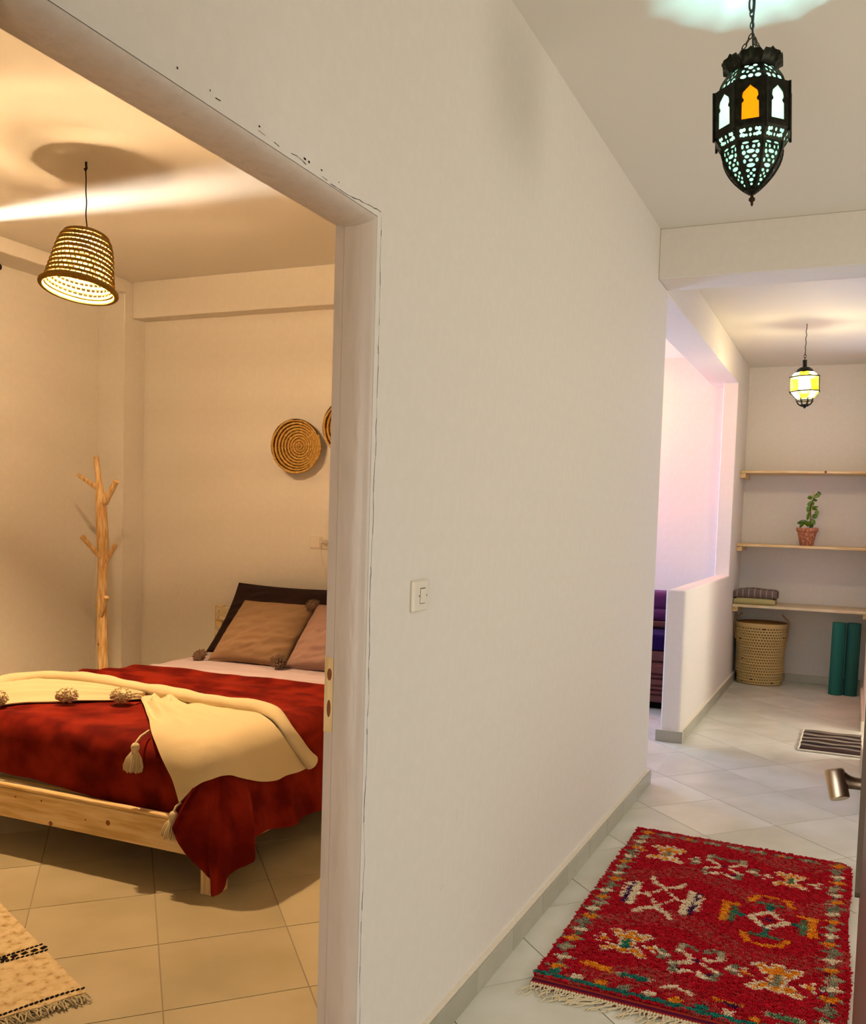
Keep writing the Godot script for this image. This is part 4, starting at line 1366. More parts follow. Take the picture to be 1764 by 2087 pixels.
func _corridor_rug() -> void:
	# knotted pile rug: every tuft takes its colour from the pattern laid out on a grid of 7 mm
	var rng := RandomNumberGenerator.new()
	rng.seed = 99
	var t := thing("pile_rug", "red knotted wool rug with flower motifs on the corridor floor", "rug")
	var x0 := -0.845
	var x1 := 0.052
	var z0 := -4.325
	var z1 := -2.735
	var st := 0.0068
	var nx := int((x1 - x0) / st)
	var nz := int((z1 - z0) / st)
	var red := [Color(0.50, 0.006, 0.020), Color(0.43, 0.005, 0.016), Color(0.56, 0.010, 0.026), Color(0.46, 0.022, 0.026)]
	var pal := {
		"c": [Color(0.86, 0.70, 0.48), Color(0.80, 0.63, 0.41), Color(0.90, 0.76, 0.55)],
		"o": [Color(0.85, 0.29, 0.015), Color(0.78, 0.23, 0.010), Color(0.88, 0.36, 0.03)],
		"g": [Color(0.27, 0.25, 0.16), Color(0.33, 0.31, 0.20), Color(0.21, 0.20, 0.13)],
		"e": [Color(0.50, 0.44, 0.28), Color(0.42, 0.38, 0.24), Color(0.56, 0.48, 0.31)],
		"t": [Color(0.012, 0.20, 0.155), Color(0.02, 0.25, 0.18), Color(0.03, 0.17, 0.13)],
		"v": [Color(0.10, 0.22, 0.10), Color(0.14, 0.25, 0.13), Color(0.08, 0.18, 0.09)],
		"p": [Color(0.070, 0.012, 0.075), Color(0.09, 0.015, 0.08), Color(0.05, 0.012, 0.055)],
		"d": [Color(0.20, 0.006, 0.015), Color(0.24, 0.008, 0.016), Color(0.22, 0.01, 0.02)]}
	var key := PackedStringArray()
	key.resize(nx * nz)
	var put := func(cx: float, cz: float, ax: float, az: float, bx: float, bz: float, w: float, k: String) -> void:
		# a stroke from a to b round the motif's middle, painted over whole tufts with a ragged edge
		var a := Vector2(cx + ax, cz + az)
		var b := Vector2(cx + bx, cz + bz)
		var i0 := maxi(int((minf(a.x, b.x) - w - x0) / st) - 1, 0)
		var i1 := mini(int((maxf(a.x, b.x) + w - x0) / st) + 1, nx - 1)
		var j0 := maxi(int((minf(a.y, b.y) - w - z0) / st) - 1, 0)
		var j1 := mini(int((maxf(a.y, b.y) + w - z0) / st) + 1, nz - 1)
		for j in range(j0, j1 + 1):
			for i in range(i0, i1 + 1):
				var p := Vector2(x0 + (i + 0.5) * st, z0 + (j + 0.5) * st)
				if p.distance_to(Geometry2D.get_closest_point_to_segment(p, a, b)) < w + rng.randf_range(-0.0035, 0.0035):
					key[j * nx + i] = k
	var dot := func(cx: float, cz: float, w: float, k: String) -> void:
		put.call(cx, cz, 0.0, 0.0, 0.0001, 0.0, w, k)
	var star := func(cx: float, cz: float, r: float, mid: String, sat: float) -> void:
		# a blossom: lobes above and below, edged with ragged cream, and a bud on either side
		var q := r / 0.1
		for pass_ in 2:
			var k := "c" if pass_ == 0 else "o"
			var g := 0.010 * q if pass_ == 0 else 0.0
			for e in [[-0.052, -0.075, 0.012], [0.0, -0.085, 0.014], [0.052, -0.078, 0.012], [-0.028, -0.048, 0.016], [0.028, -0.048, 0.016], [0.0, 0.0, 0.020], [-0.036, 0.050, 0.016], [0.036, 0.050, 0.016], [0.0, 0.060, 0.015], [-0.060, 0.074, 0.009], [0.060, 0.074, 0.009]]:
				dot.call(cx + e[0] * q, cz + e[1] * q, e[2] * q + g, k)
			put.call(cx, cz, 0.0, -r * 0.7, 0.0, r * 0.55, 0.012 * q + g, k)
		put.call(cx, cz, 0.0, -r * 0.28, 0.0, r * 0.32, 0.011 * q, mid)
		dot.call(cx - 0.016 * q, cz + 0.03 * q, 0.007 * q, mid)
		for s in [-1, 1]:
			for e in [[0.0, 0.0, 0.014], [0.012, -0.026, 0.009], [0.014, 0.026, 0.009], [-0.020, 0.004, 0.006], [0.026, 0.0, 0.007]]:
				dot.call(cx + s * (sat + e[0]), cz + e[1], e[2], "c")
			if mid != "v": dot.call(cx + s * (sat + 0.002), cz + 0.002, 0.012, "o")
	var ring := func(cx: float, cz: float, r: float, k2: String) -> void:
		# hooked arms round an open middle
		for s in [-1, 1]:
			put.call(cx, cz, s * r * 0.15, -r * 0.75, s * r * 0.55, -r * 0.95, 0.014, k2)
			put.call(cx, cz, s * r * 0.55, -r * 0.95, s * r * 0.62, -r * 0.45, 0.012, "e")
			put.call(cx, cz, s * r * 0.62, -r * 0.45, s * r * 0.20, -r * 0.15, 0.010, "c")
			put.call(cx, cz, s * r * 0.15, r * 0.75, s * r * 0.55, r * 0.95, 0.014, "c")
			put.call(cx, cz, s * r * 0.55, r * 0.95, s * r * 0.62, r * 0.45, 0.012, k2)
			put.call(cx, cz, s * r * 0.62, r * 0.45, s * r * 0.20, r * 0.15, 0.010, "c")
			put.call(cx, cz, s * r * 0.86, 0.0, s * r * 1.08, -r * 0.26, 0.011, k2)
			put.call(cx, cz, s * r * 0.86, 0.0, s * r * 1.08, r * 0.26, 0.011, k2)
			put.call(cx, cz, s * r * 0.84, 0.0, s * r * 1.06, 0.0, 0.010, "c")
			dot.call(cx + s * r * 0.40, cz + r * 0.70, 0.008, "p")
		dot.call(cx, cz, 0.010, "p")
	# borders first
	var seq := ["o", "e", "c", "o", "g", "c"]
	for s in [[-0.800, 0.0], [-0.004, 0.5]]:
		var z := z0 + 0.055
		var k := int(s[1] * 6)
		while z < z1 - 0.03:
			var kk: String = seq[k % 6]
			var dx := rng.randf_range(-0.008, 0.008)
			put.call(s[0] + dx, z, 0.0, -0.024, 0.0, 0.024, 0.012, "g")
			put.call(s[0] + dx, z, -0.026, 0.004, 0.026, -0.002, 0.009, "g")
			if rng.randf() < 0.5: dot.call(s[0] + dx + rng.randf_range(-0.025, 0.025), z + 0.03, 0.010, ["v", "p", "e", "d"][rng.randi() % 4])
			put.call(s[0] + dx, z, -0.010, 0.004, 0.012, -0.004, rng.randf_range(0.011, 0.016), kk)
			dot.call(s[0] + dx, z + 0.016, 0.009, kk)
			z += 0.070 + rng.randf_range(-0.010, 0.010)
			k += 1
	var xx := x0 + 0.14
	var kc := 0
	while xx < x1 - 0.09:
		put.call(xx, z0 + 0.055, -0.024, 0.0, 0.024, 0.006, 0.016, "g")
		dot.call(xx, z0 + 0.055, 0.015, ["e", "o", "e", "e"][kc % 4])
		xx += 0.098
		kc += 1
	star.call(-0.661, -4.030, 0.098, "g", 0.105)
	ring.call(-0.425, -4.005, 0.115, "g")
	star.call(-0.168, -3.985, 0.085, "v", 0.085)
	# cream hooked motif with purple strokes
	for s in [-1, 1]:
		var cx := -0.600
		var cz := -3.545
		put.call(cx, cz, s * 0.125, -0.10, s * 0.118, 0.10, 0.012, "p")
		put.call(cx, cz, s * 0.105, -0.11, s * 0.095, 0.11, 0.014, "c")
		put.call(cx, cz, s * 0.135, -0.09, s * 0.140, 0.06, 0.010, "c")
		put.call(cx, cz, s * 0.095, 0.0, s * 0.055, -0.015, 0.009, "c")
		put.call(cx, cz, s * 0.055, -0.015, 0.0, -0.085, 0.006, "c")
		put.call(cx, cz, s * 0.055, -0.015, 0.0, 0.085, 0.006, "c")
		put.call(cx, cz, s * 0.045, -0.135, s * 0.062, -0.185, 0.010, "c")
		put.call(cx, cz, 0.0, -0.10, s * 0.045, -0.135, 0.011, "c")
		put.call(cx, cz, s * 0.045, 0.135, s * 0.062, 0.175, 0.010, "c")
		put.call(cx, cz, 0.0, 0.10, s * 0.045, 0.135, 0.012, "c")
	# large medallion
	var mx := -0.219
	var mz := -3.541
	for s in [-1, 1]:
		put.call(mx, mz, s * 0.085, 0.0, s * 0.125, 0.0, 0.014, "t")
		put.call(mx, mz, s * 0.120, -0.055, s * 0.120, 0.070, 0.012, "v")
		put.call(mx, mz, s * 0.150, -0.090, s * 0.150, 0.080, 0.014, "o")
		put.call(mx, mz, s * 0.110, -0.090, s * 0.150, -0.085, 0.011, "o")
		put.call(mx, mz, 0.0, s * 0.070, 0.0, s * 0.150, 0.013, "t")
		put.call(mx, mz, -0.045, s * 0.150, 0.045, s * 0.150, 0.011, "v")
		put.call(mx, mz, -0.075, s * 0.155, -0.050, s * 0.215, 0.013, "o")
		put.call(mx, mz, 0.075, s * 0.155, 0.050, s * 0.215, 0.013, "o")
		put.call(mx, mz, -0.020, s * 0.225, 0.020, s * 0.225, 0.011, "o")
		put.call(mx, mz, s * 0.062, 0.0, 0.0, -0.075, 0.012, "c")
		put.call(mx, mz, s * 0.062, 0.0, 0.0, 0.075, 0.012, "c")
	dot.call(mx, mz, 0.017, "p")
	star.call(-0.632, -3.100, 0.098, "t", 0.078)
	ring.call(-0.398, -3.080, 0.110, "g")
	star.call(-0.156, -3.075, 0.105, "g", 0.092)
	# small motifs before the near border
	put.call(-0.680, -2.886, -0.035, -0.008, 0.035, 0.008, 0.018, "o")
	put.call(-0.560, -2.876, -0.045, 0.0, 0.045, 0.0, 0.014, "e")
	put.call(-0.560, -2.876, -0.028, 0.0, 0.034, 0.008, 0.012, "t")
	put.call(-0.426, -2.862, -0.045, 0.008, 0.0, -0.012, 0.010, "c")
	put.call(-0.426, -2.862, 0.0, -0.012, 0.045, 0.012, 0.010, "c")
	put.call(-0.277, -2.850, -0.030, -0.006, 0.034, 0.004, 0.014, "o")
	put.call(-0.277, -2.848, -0.010, 0.0, 0.030, 0.010, 0.010, "p")
	put.call(-0.120, -2.842, -0.045, 0.0, 0.045, 0.0, 0.016, "e")
	put.call(-0.120, -2.842, -0.030, 0.0, 0.034, 0.006, 0.012, "v")
	xx = x0 + 0.05
	kc = 0
	while xx < x1 - 0.03:
		dot.call(xx, z1 - 0.055, 0.018, ["t", "c", "o", "g", "c", "o"][kc % 6])
		xx += 0.075
		kc += 1
	put.call(0.0, z1 - 0.028, x0, 0.0, x1, 0.0, 0.011, "t")
	# tufts
	var tuft := B.new()
	for k in 3:
		var an := TAU * k / 3
		var o := Vector3(cos(an), 0, sin(an)) * 0.0022
		tuft.tube([o, o * 1.6 + Vector3(0, 0.008, 0.003), o * 2.0 + Vector3(0, 0.0115, 0.0085)], [0.0026, 0.0027, 0.0016], 4)
	var wool := mat(Color.WHITE, 1.0)
	wool.vertex_color_use_as_albedo = true
	var xs := []
	var cs := []
	for j in nz:
		for i in nx:
			var x := x0 + (i + 0.5) * st + rng.randf_range(-0.0025, 0.0025)
			var z := z0 + (j + 0.5) * st + rng.randf_range(-0.0025, 0.0025)
			# slightly wavy outline
			var f := (z - z0) / (z1 - z0)
			x += 0.010 * f * (1.0 - (x - x0) / (x1 - x0)) + 0.006 * sin(f * 11.0) * smoothstep(0.8, 1.0, (x - x0) / (x1 - x0))
			z += 0.050 * (x - x0) / (x1 - x0) * (1.0 - f) + 0.030 * (x - x0) * f
			if x > x1 - 0.03 and j < 6 and (6 - j) * st > (x1 - x): continue
			var k := key[j * nx + i]
			var col: Color = (pal[k] if k else red)[rng.randi() % (3 if k else 4)]
			# worn, faded bands of the red wool
			if not k and sin(z * 13.0 + sin(x * 9.0) * 1.3) > 0.62 and rng.randf() < 0.45: col = Color(0.46, 0.075, 0.060)
			var s := rng.randf_range(0.85, 1.15)
			var bs := Basis(Vector3.UP, rng.randf_range(-0.9, 0.9)) * Basis(Vector3.RIGHT, rng.randf_range(-0.15, 0.25))
			xs.append(Transform3D(bs.scaled(Vector3(s, s * rng.randf_range(0.85, 1.1), s)), Vector3(x, 0.004, z)))
			cs.append(col * rng.randf_range(0.85, 1.1))
	var pile := multi("pile", tuft.mesh(), wool, xs, cs, t)
	pile.set_meta("label", "red wool pile with cream, orange and teal flower motifs")
	# woven ground under the pile and the flat band before the fringe
	var slant := func(x: float, z: float) -> Vector2:
		var f := (z - z0) / (z1 - z0)
		return Vector2(x + 0.010 * f * (1.0 - (x - x0) / (x1 - x0)), z + 0.050 * (x - x0) / (x1 - x0) * (1.0 - f) + 0.030 * (x - x0) * f)
	obj("ground", B.new().prism(PackedVector2Array([slant.call(x0 + 0.004, z0 + 0.004), slant.call(x1 - 0.01, z0 + 0.004), slant.call(x1 - 0.004, z1), slant.call(x0 + 0.004, z1)]), 0.0005, 0.005), mat(Color(0.45, 0.05, 0.05), 1.0), t)
	for q in [[0.0, 0.014, Color(0.62, 0.20, 0.15)], [0.014, 0.030, Color(0.34, 0.06, 0.20)], [0.030, 0.046, Color(0.58, 0.15, 0.12)]]:
		var bd := _fabric(q[2], 1.0, 0.0, 200.0, 0.08)
		obj("woven_band", B.new().prism(PackedVector2Array([slant.call(x0 + 0.002, z1 + q[0]), slant.call(x1 - 0.002, z1 + q[0]), slant.call(x1 - 0.002, z1 + q[1]), slant.call(x0 + 0.002, z1 + q[1])]), 0.0005, 0.0095), bd, t)
	# knotted cream fringe
	var fr := mat(Color(0.86, 0.80, 0.66), 0.95)
	var fb := B.new()
	var n := 104
	for i in n:
		var q: Vector2 = slant.call(lerpf(x0 + 0.008, x1 - 0.01, float(i) / (n - 1)), z1 + 0.046)
		var p := Vector3(q.x, 0.007, q.y)
		var lean := -0.55 + 0.5 * sin(i * 0.19) + rng.randf_range(-0.5, 0.5)
		var l := rng.randf_range(0.050, 0.085)
		var pts := [p + Vector3(0, 0.002, -0.004)]
		for k in 5:
			var f := (k + 1) / 5.0
			pts.append(p + Vector3(lean * l * f + 0.006 * sin(f * 9.0 + i * 2.1), -0.004 * f, l * f * (1.0 - 0.25 * absf(lean))))
		fb.tube(pts, [0.0030, 0.0026, 0.0023, 0.0022, 0.0021, 0.0016], 6)
		fb.sphere(p + Vector3(0, 0.002, 0.003), Vector3(0.0045, 0.004, 0.0045), 8, 5)
	stuff(obj("fringe", fb, fr, t))

# rows of the throw's fan over the corner of the bed: x, y, z of 15 points each
const FAN := [[-2.941,0.549,-3.383, -2.881,0.549,-3.401, -2.821,0.549,-3.419, -2.740,0.549,-3.409, -2.660,0.549,-3.398, -2.582,0.549,-3.388, -2.505,0.549,-3.378, -2.429,0.549,-3.367, -2.355,0.549,-3.356, -2.276,0.549,-3.337, -2.177,0.548,-3.277, -2.117,0.522,-3.255, -2.084,0.480,-3.261, -2.071,0.429,-3.298, -2.071,0.371,-3.358],
[-2.749,0.549,-3.196, -2.708,0.549,-3.225, -2.666,0.549,-3.255, -2.604,0.549,-3.259, -2.539,0.549,-3.259, -2.474,0.549,-3.259, -2.406,0.549,-3.253, -2.335,0.549,-3.243, -2.266,0.549,-3.234, -2.194,0.549,-3.219, -2.138,0.535,-3.219, -2.101,0.506,-3.230, -2.078,0.466,-3.253, -2.071,0.419,-3.301, -2.071,0.368,-3.361],
[-2.578,0.549,-3.016, -2.552,0.549,-3.056, -2.526,0.549,-3.097, -2.480,0.549,-3.116, -2.427,0.549,-3.127, -2.374,0.549,-3.138, -2.314,0.549,-3.138, -2.247,0.549,-3.128, -2.184,0.549,-3.122, -2.145,0.538,-3.148, -2.113,0.518,-3.182, -2.089,0.489,-3.211, -2.074,0.452,-3.248, -2.071,0.409,-3.303, -2.071,0.365,-3.364],
[-2.449,0.541,-2.880, -2.416,0.548,-2.906, -2.398,0.549,-2.952, -2.366,0.549,-2.983, -2.324,0.549,-3.003, -2.281,0.549,-3.024, -2.228,0.549,-3.031, -2.172,0.547,-3.029, -2.139,0.536,-3.061, -2.116,0.520,-3.107, -2.096,0.499,-3.155, -2.079,0.470,-3.197, -2.071,0.436,-3.245, -2.071,0.398,-3.305, -2.071,0.362,-3.366],
[-2.388,0.512,-2.836, -2.350,0.525,-2.851, -2.316,0.536,-2.870, -2.278,0.543,-2.887, -2.234,0.547,-2.902, -2.195,0.549,-2.921, -2.160,0.544,-2.948, -2.132,0.532,-2.981, -2.111,0.517,-3.026, -2.096,0.499,-3.079, -2.083,0.478,-3.136, -2.074,0.450,-3.188, -2.071,0.420,-3.245, -2.071,0.388,-3.307, -2.071,0.359,-3.369],
[-2.345,0.478,-2.813, -2.307,0.495,-2.823, -2.272,0.511,-2.836, -2.234,0.522,-2.848, -2.190,0.529,-2.858, -2.154,0.533,-2.879, -2.126,0.527,-2.910, -2.107,0.512,-2.951, -2.092,0.494,-3.003, -2.082,0.476,-3.061, -2.075,0.455,-3.124, -2.071,0.429,-3.185, -2.071,0.404,-3.247, -2.071,0.378,-3.310, -2.071,0.355,-3.372],
[-2.308,0.442,-2.802, -2.271,0.464,-2.807, -2.237,0.484,-2.816, -2.201,0.498,-2.825, -2.162,0.506,-2.837, -2.132,0.510,-2.861, -2.106,0.505,-2.891, -2.089,0.489,-2.933, -2.079,0.470,-2.988, -2.074,0.450,-3.050, -2.071,0.430,-3.118, -2.071,0.407,-3.185, -2.071,0.387,-3.248, -2.071,0.367,-3.312, -2.071,0.352,-3.375],
[-2.279,0.405,-2.801, -2.243,0.430,-2.801, -2.209,0.454,-2.804, -2.175,0.471,-2.812, -2.142,0.480,-2.827, -2.116,0.485,-2.851, -2.093,0.480,-2.881, -2.077,0.464,-2.923, -2.072,0.443,-2.982, -2.071,0.422,-3.048, -2.071,0.403,-3.118, -2.071,0.384,-3.185, -2.071,0.371,-3.249, -2.071,0.357,-3.314, -2.071,0.349,-3.377],
[-2.256,0.364,-2.801, -2.224,0.392,-2.801, -2.191,0.420,-2.801, -2.159,0.441,-2.807, -2.129,0.451,-2.823, -2.104,0.458,-2.847, -2.084,0.454,-2.878, -2.072,0.437,-2.922, -2.071,0.414,-2.984, -2.071,0.393,-3.050, -2.071,0.377,-3.118, -2.071,0.362,-3.185, -2.071,0.354,-3.250, -2.071,0.347,-3.317, -2.071,0.346,-3.380],
[-2.234,0.323,-2.801, -2.206,0.354,-2.801, -2.178,0.385,-2.802, -2.149,0.408,-2.810, -2.121,0.420,-2.826, -2.097,0.429,-2.849, -2.079,0.426,-2.880, -2.071,0.407,-2.927, -2.071,0.384,-2.988, -2.071,0.363,-3.052, -2.071,0.350,-3.118, -2.071,0.340,-3.185, -2.071,0.338,-3.251, -2.071,0.336,-3.319, -2.071,0.343,-3.383]]

func _pierced(b: B, map: Callable, solid: Callable, nu: int, nv: int, th: float) -> void:
	# a metal sheet cut through where solid(u, v) < 0; map(u, v, inset) gives its points, u from -1 to 1, v from 0 to 1
	for i in nv:
		for j in nu:
			var cs := []
			for q in [[0, 0], [1, 0], [1, 1], [0, 1]]:
				var u: float = (j + q[0]) / float(nu) * 2 - 1
				var v: float = (i + q[1]) / float(nv)
				cs.append(Vector3(u, v, solid.call(u, v)))
			var poly := []
			var cut := []
			for k in 4:
				var a: Vector3 = cs[k]
				var e: Vector3 = cs[(k + 1) % 4]
				if a.z >= 0: poly.append(a)
				if (a.z >= 0) != (e.z >= 0):
					var p := a.lerp(e, a.z / (a.z - e.z))
					poly.append(p); cut.append(p)
			if poly.size() < 3: continue
			var o := []
			var n := []
			var mid := Vector3.ZERO
			for p in poly:
				o.append(map.call(p.x, p.y, 0.0)); n.append(map.call(p.x, p.y, th))
				mid += o[-1] / poly.size()
			b.face(o, Vector3(0, mid.y, 0))
			b.face(n, Vector3(mid.x * 2, mid.y, mid.z * 2))
			if cut.size() == 2:
				var p: Vector3 = map.call(cut[0].x, cut[0].y, 0.0)
				var q: Vector3 = map.call(cut[1].x, cut[1].y, 0.0)
				b.quad(p, q, map.call(cut[1].x, cut[1].y, th), map.call(cut[0].x, cut[0].y, th))

func _octant(k: int, rot: float) -> Array:
	var a := rot + k * TAU / 8
	return [Vector3(sin(a), 0, cos(a)), Vector3(cos(a), 0, -sin(a))]   # outwards and sideways

func _holes(list: Array) -> Callable:
	return func(u: float, v: float) -> float:
		var s := 9.0
		for q in list:
			var d := Vector2((u - q[0]) / q[2], (v - q[1]) / q[3]).length() - 1.0
			s = minf(s, d * minf(q[2], q[3]))
		return s

func _chain(b: B, from: Vector3, to: Vector3, n: int, r: float, w: float) -> void:
	var d := (to - from)
	var l := d.length() / n
	d = d.normalized()
	var sx := d.cross(Vector3.UP if absf(d.y) < 0.9 else Vector3.RIGHT).normalized()
	for i in n:
		var s := sx if i % 2 == 0 else sx.cross(d)
		var c := from + d * l * (i + 0.5)
		var pts := []
		for k in 14:
			var an := TAU * k / 14
			pts.append(c + d * cos(an) * l * 0.62 + s * sin(an) * w)
		b.tube(pts, r, 5, true)

func _pane(c: Color, back: Color) -> StandardMaterial3D:
	var m := mat(c, 0.35)
	m.backlight_enabled = true
	m.backlight = back
	return m

func _bulb_mat(c: Color, e: float) -> StandardMaterial3D:
	var m := mat(Color(1, 1, 1), 0.3)
	m.emission_enabled = true
	m.emission = c
	m.emission_energy_multiplier = e
	return m

func _lantern_big() -> void:
	var metal := tri_map(mat(Color(0.15, 0.155, 0.10), 0.45, 0.75), Vector3.ONE * 9.0)
	metal.albedo_texture = ramp_tex(noise_image(101, 0.03, 128, 4), [[0.2, Color(0.55, 0.55, 0.5)], [0.8, Color(1, 1, 1)]])
	M.brass = metal
	var chain := mat(Color(0.22, 0.15, 0.09), 0.5, 0.7)
	var cable := mat(Color(0.02, 0.07, 0.075), 0.5)
	M.amber = _pane(Color(1.0, 0.58, 0.01), Color(1.0, 0.60, 0.0))
	M.milk = _pane(Color(0.88, 0.97, 0.90), Color(0.95, 1.0, 0.96))
	var at := Vector3(-0.321, 2.572, -2.75)
	var t := thing("moroccan_lantern", "large dark pierced-metal lantern with amber pane hanging in the corridor", "lantern", at)
	t.rotation.z = deg_to_rad(2.6)
	var rot := atan2(0.321, 2.75) - deg_to_rad(4.0)
	var ta := tan(PI / 8)
	var flower := [[-0.62, 0.35, 0.13, 0.16], [-0.40, 0.30, 0.10, 0.14], [-0.50, 0.68, 0.14, 0.15], [-0.72, 0.68, 0.09, 0.12], [-0.28, 0.68, 0.09, 0.12], [0.62, 0.35, 0.13, 0.16], [0.40, 0.30, 0.10, 0.14], [0.50, 0.68, 0.14, 0.15], [0.72, 0.68, 0.09, 0.12], [0.28, 0.68, 0.09, 0.12], [0.0, 0.32, 0.12, 0.14], [0.0, 0.68, 0.10, 0.14]]
	var leafy := [[-0.40, 0.07, 0.28, 0.028], [0.40, 0.07, 0.28, 0.028], [-0.66, 0.16, 0.11, 0.055], [0.66, 0.16, 0.11, 0.055], [-0.26, 0.17, 0.13, 0.042], [0.26, 0.17, 0.13, 0.042], [0.0, 0.27, 0.34, 0.045], [-0.58, 0.29, 0.17, 0.050], [0.58, 0.29, 0.17, 0.050], [-0.34, 0.38, 0.22, 0.035], [0.34, 0.38, 0.22, 0.035], [0.0, 0.46, 0.22, 0.032], [-0.60, 0.47, 0.15, 0.045], [0.60, 0.47, 0.15, 0.045], [0.0, 0.56, 0.46, 0.042], [-0.38, 0.66, 0.24, 0.032], [0.38, 0.66, 0.24, 0.032], [0.0, 0.72, 0.20, 0.030], [-0.42, 0.77, 0.22, 0.028], [0.42, 0.77, 0.22, 0.028], [0.0, 0.84, 0.40, 0.032], [0.0, 0.92, 0.32, 0.026]]
	var crownish := [[-0.42, 0.18, 0.22, 0.08], [0.42, 0.18, 0.22, 0.08], [0.0, 0.30, 0.24, 0.10], [-0.62, 0.46, 0.13, 0.09], [0.62, 0.46, 0.13, 0.09], [-0.25, 0.52, 0.12, 0.07], [0.25, 0.52, 0.12, 0.07], [-0.55, 0.76, 0.24, 0.10], [0.0, 0.74, 0.20, 0.10], [0.55, 0.76, 0.24, 0.10]]
	var arch := func(u: float, v: float) -> float:
		var w := 0.0
		for q in [[0.12, 0.0, 0.17, 0.12], [0.17, 0.12, 0.26, 0.44], [0.26, 0.44, 0.33, 0.50], [0.33, 0.50, 0.39, 0.50], [0.39, 0.50, 0.42, 0.40], [0.42, 0.40, 0.46, 0.40], [0.46, 0.40, 0.50, 0.54], [0.50, 0.54, 1.0, 0.56]]:
			if v >= q[0] and v <= q[2]: w = lerpf(q[1], q[3], (v - q[0]) / (q[2] - q[0]))
		return maxf(absf(u) - w, maxf(v - 0.86, 0.12 - v))
	for k in 8:
		var ax := _octant(k, rot)
		var out: Vector3 = ax[0]
		var sd: Vector3 = ax[1]
		# body: a framed face with an arched window
		var b := B.new()
		_pierced(b, func(u: float, v: float, o: float) -> Vector3: return out * (0.0965 - o) + sd * u * (0.0965 - o) * ta + Vector3(0, -0.118 * v, 0), arch, 22, 34, 0.0025)
		obj("body_face", b, metal, t)
		var pb := B.new()
		pb.t = Transform3D(Basis(sd, Vector3.UP, out), out * 0.0915 + Vector3(0, -0.059, 0))
		pb.box(Vector3(-0.033, -0.052, -0.001), Vector3(0.033, 0.052, 0.001))
		var pane := obj("amber_pane" if k % 2 == 0 else "white_pane", pb, M.amber if k % 2 == 0 else M.milk, t)
		pane.set_meta("label", "amber glass pane" if k % 2 == 0 else "frosted white glass pane")
		# corner strip between two faces
		var ca := rot + (k + 0.5) * TAU / 8
		var cv := Vector3(sin(ca), 0, cos(ca)) * 0.1045
		obj("corner_strip", B.new().tube([cv + Vector3(0, 0.002, 0), cv + Vector3(0, -0.128, 0)], 0.0035, 6), metal, t)
		# slanting flower band under the body
		b = B.new()
		_pierced(b, func(u: float, v: float, o: float) -> Vector3:
			var r := lerpf(0.0965, 0.078, v) - o
			return out * r + sd * u * r * ta + Vector3(0, -0.118 - 0.030 * v, 0), _holes(flower), 26, 10, 0.002)
		obj("flower_band", b, metal, t)
		# pointed lower dome
		b = B.new()
		var low := func(u: float, v: float, o: float) -> Vector3:
			var r := (0.078 - 0.060 * pow(v, 1.9)) - o
			return out * r + sd * u * r * ta + Vector3(0, -0.148 - 0.108 * v, 0)
		_pierced(b, low, _holes(leafy), 20, 56, 0.002)
		obj("lower_dome_petal", b, metal, t)
		var rib := []
		for i in 9:
			var v := i / 8.0
			var r := (0.078 - 0.060 * pow(v, 1.9)) / cos(PI / 8)
			rib.append(Vector3(sin(ca) * r, -0.148 - 0.108 * v, cos(ca) * r))
		obj("rib", B.new().tube(rib, 0.0032, 5), metal, t)
		# upper dome
		b = B.new()
		_pierced(b, func(u: float, v: float, o: float) -> Vector3:
			var r := (0.056 + 0.028 * sin(v * PI / 2)) - o
			return out * r + sd * u * r * ta + Vector3(0, 0.058 * (1.0 - v), 0), _holes(crownish), 20, 22, 0.002)
		obj("upper_dome_petal", b, metal, t)
		# flat shoulder between dome and body
		b = B.new()
		b.face([out * 0.083 - sd * 0.083 * ta, out * 0.083 + sd * 0.083 * ta, out * 0.0975 + sd * 0.0975 * ta, out * 0.0975 - sd * 0.0975 * ta], Vector3(0, -1, 0))
		obj("shoulder", b, metal, t)
		# scalloped crown leaf, bent outwards
		b = B.new()
		var rows := []
		for i in 7:
			var row := PackedVector3Array()
			var v := i / 6.0
			for j in 9:
				var u := j / 8.0 * 2 - 1
				var hgt := 0.034 * v * (1.0 - 0.35 * u * u + 0.10 * cos(u * 9.0))
				var r := 0.057 + 0.020 * v * v
				row.append(out * r + sd * u * r * ta + Vector3(0, 0.056 + hgt, 0))
			rows.append(row)
		b.shell(rows, 0.0015)
		obj("crown_leaf", b, metal, t)
	obj("added_dome_lining", B.new().lathe([Vector2(0.052, 0.053), Vector2(0.0735, 0.030), Vector2(0.0795, 0.002), Vector2(0.0785, 0.002), Vector2(0.0725, 0.030), Vector2(0.051, 0.053), Vector2(0.052, 0.053)], 24), M.milk, t)  # milky lining added inside the upper dome to soften its light
	var ll := [Vector2(0.0925, -0.1195), Vector2(0.0745, -0.1475)]
	for i in range(1, 9): ll.append(Vector2(0.0745 - 0.058 * pow(i / 8.0, 1.9), -0.1475 - 0.106 * i / 8.0))
	for i in range(ll.size() - 1, -1, -1): ll.append(ll[i] - Vector2(0.001, 0.0))
	ll.append(ll[0])
	obj("added_dome_lining", B.new().lathe(ll, 24), M.milk, t)  # second added lining, diffuses the light leaving band and lower dome
	# pierced disc added under the crown to cut the light on the ceiling
	var lid := B.new()
	for k in 8:
		var ax := _octant(k, rot)
		var o8: Vector3 = ax[0]
		var s8: Vector3 = ax[1]
		_pierced(lid, func(u: float, v: float, o: float) -> Vector3:
			var r := 0.014 + 0.043 * v
			return o8 * r + s8 * u * r * ta + Vector3(0, 0.056 - o, 0), _holes([[0.0, 0.30, 0.45, 0.12], [-0.4, 0.72, 0.20, 0.10], [0.4, 0.72, 0.20, 0.10]]), 10, 12, 0.0015)
	obj("added_top_disc", lid, metal, t)
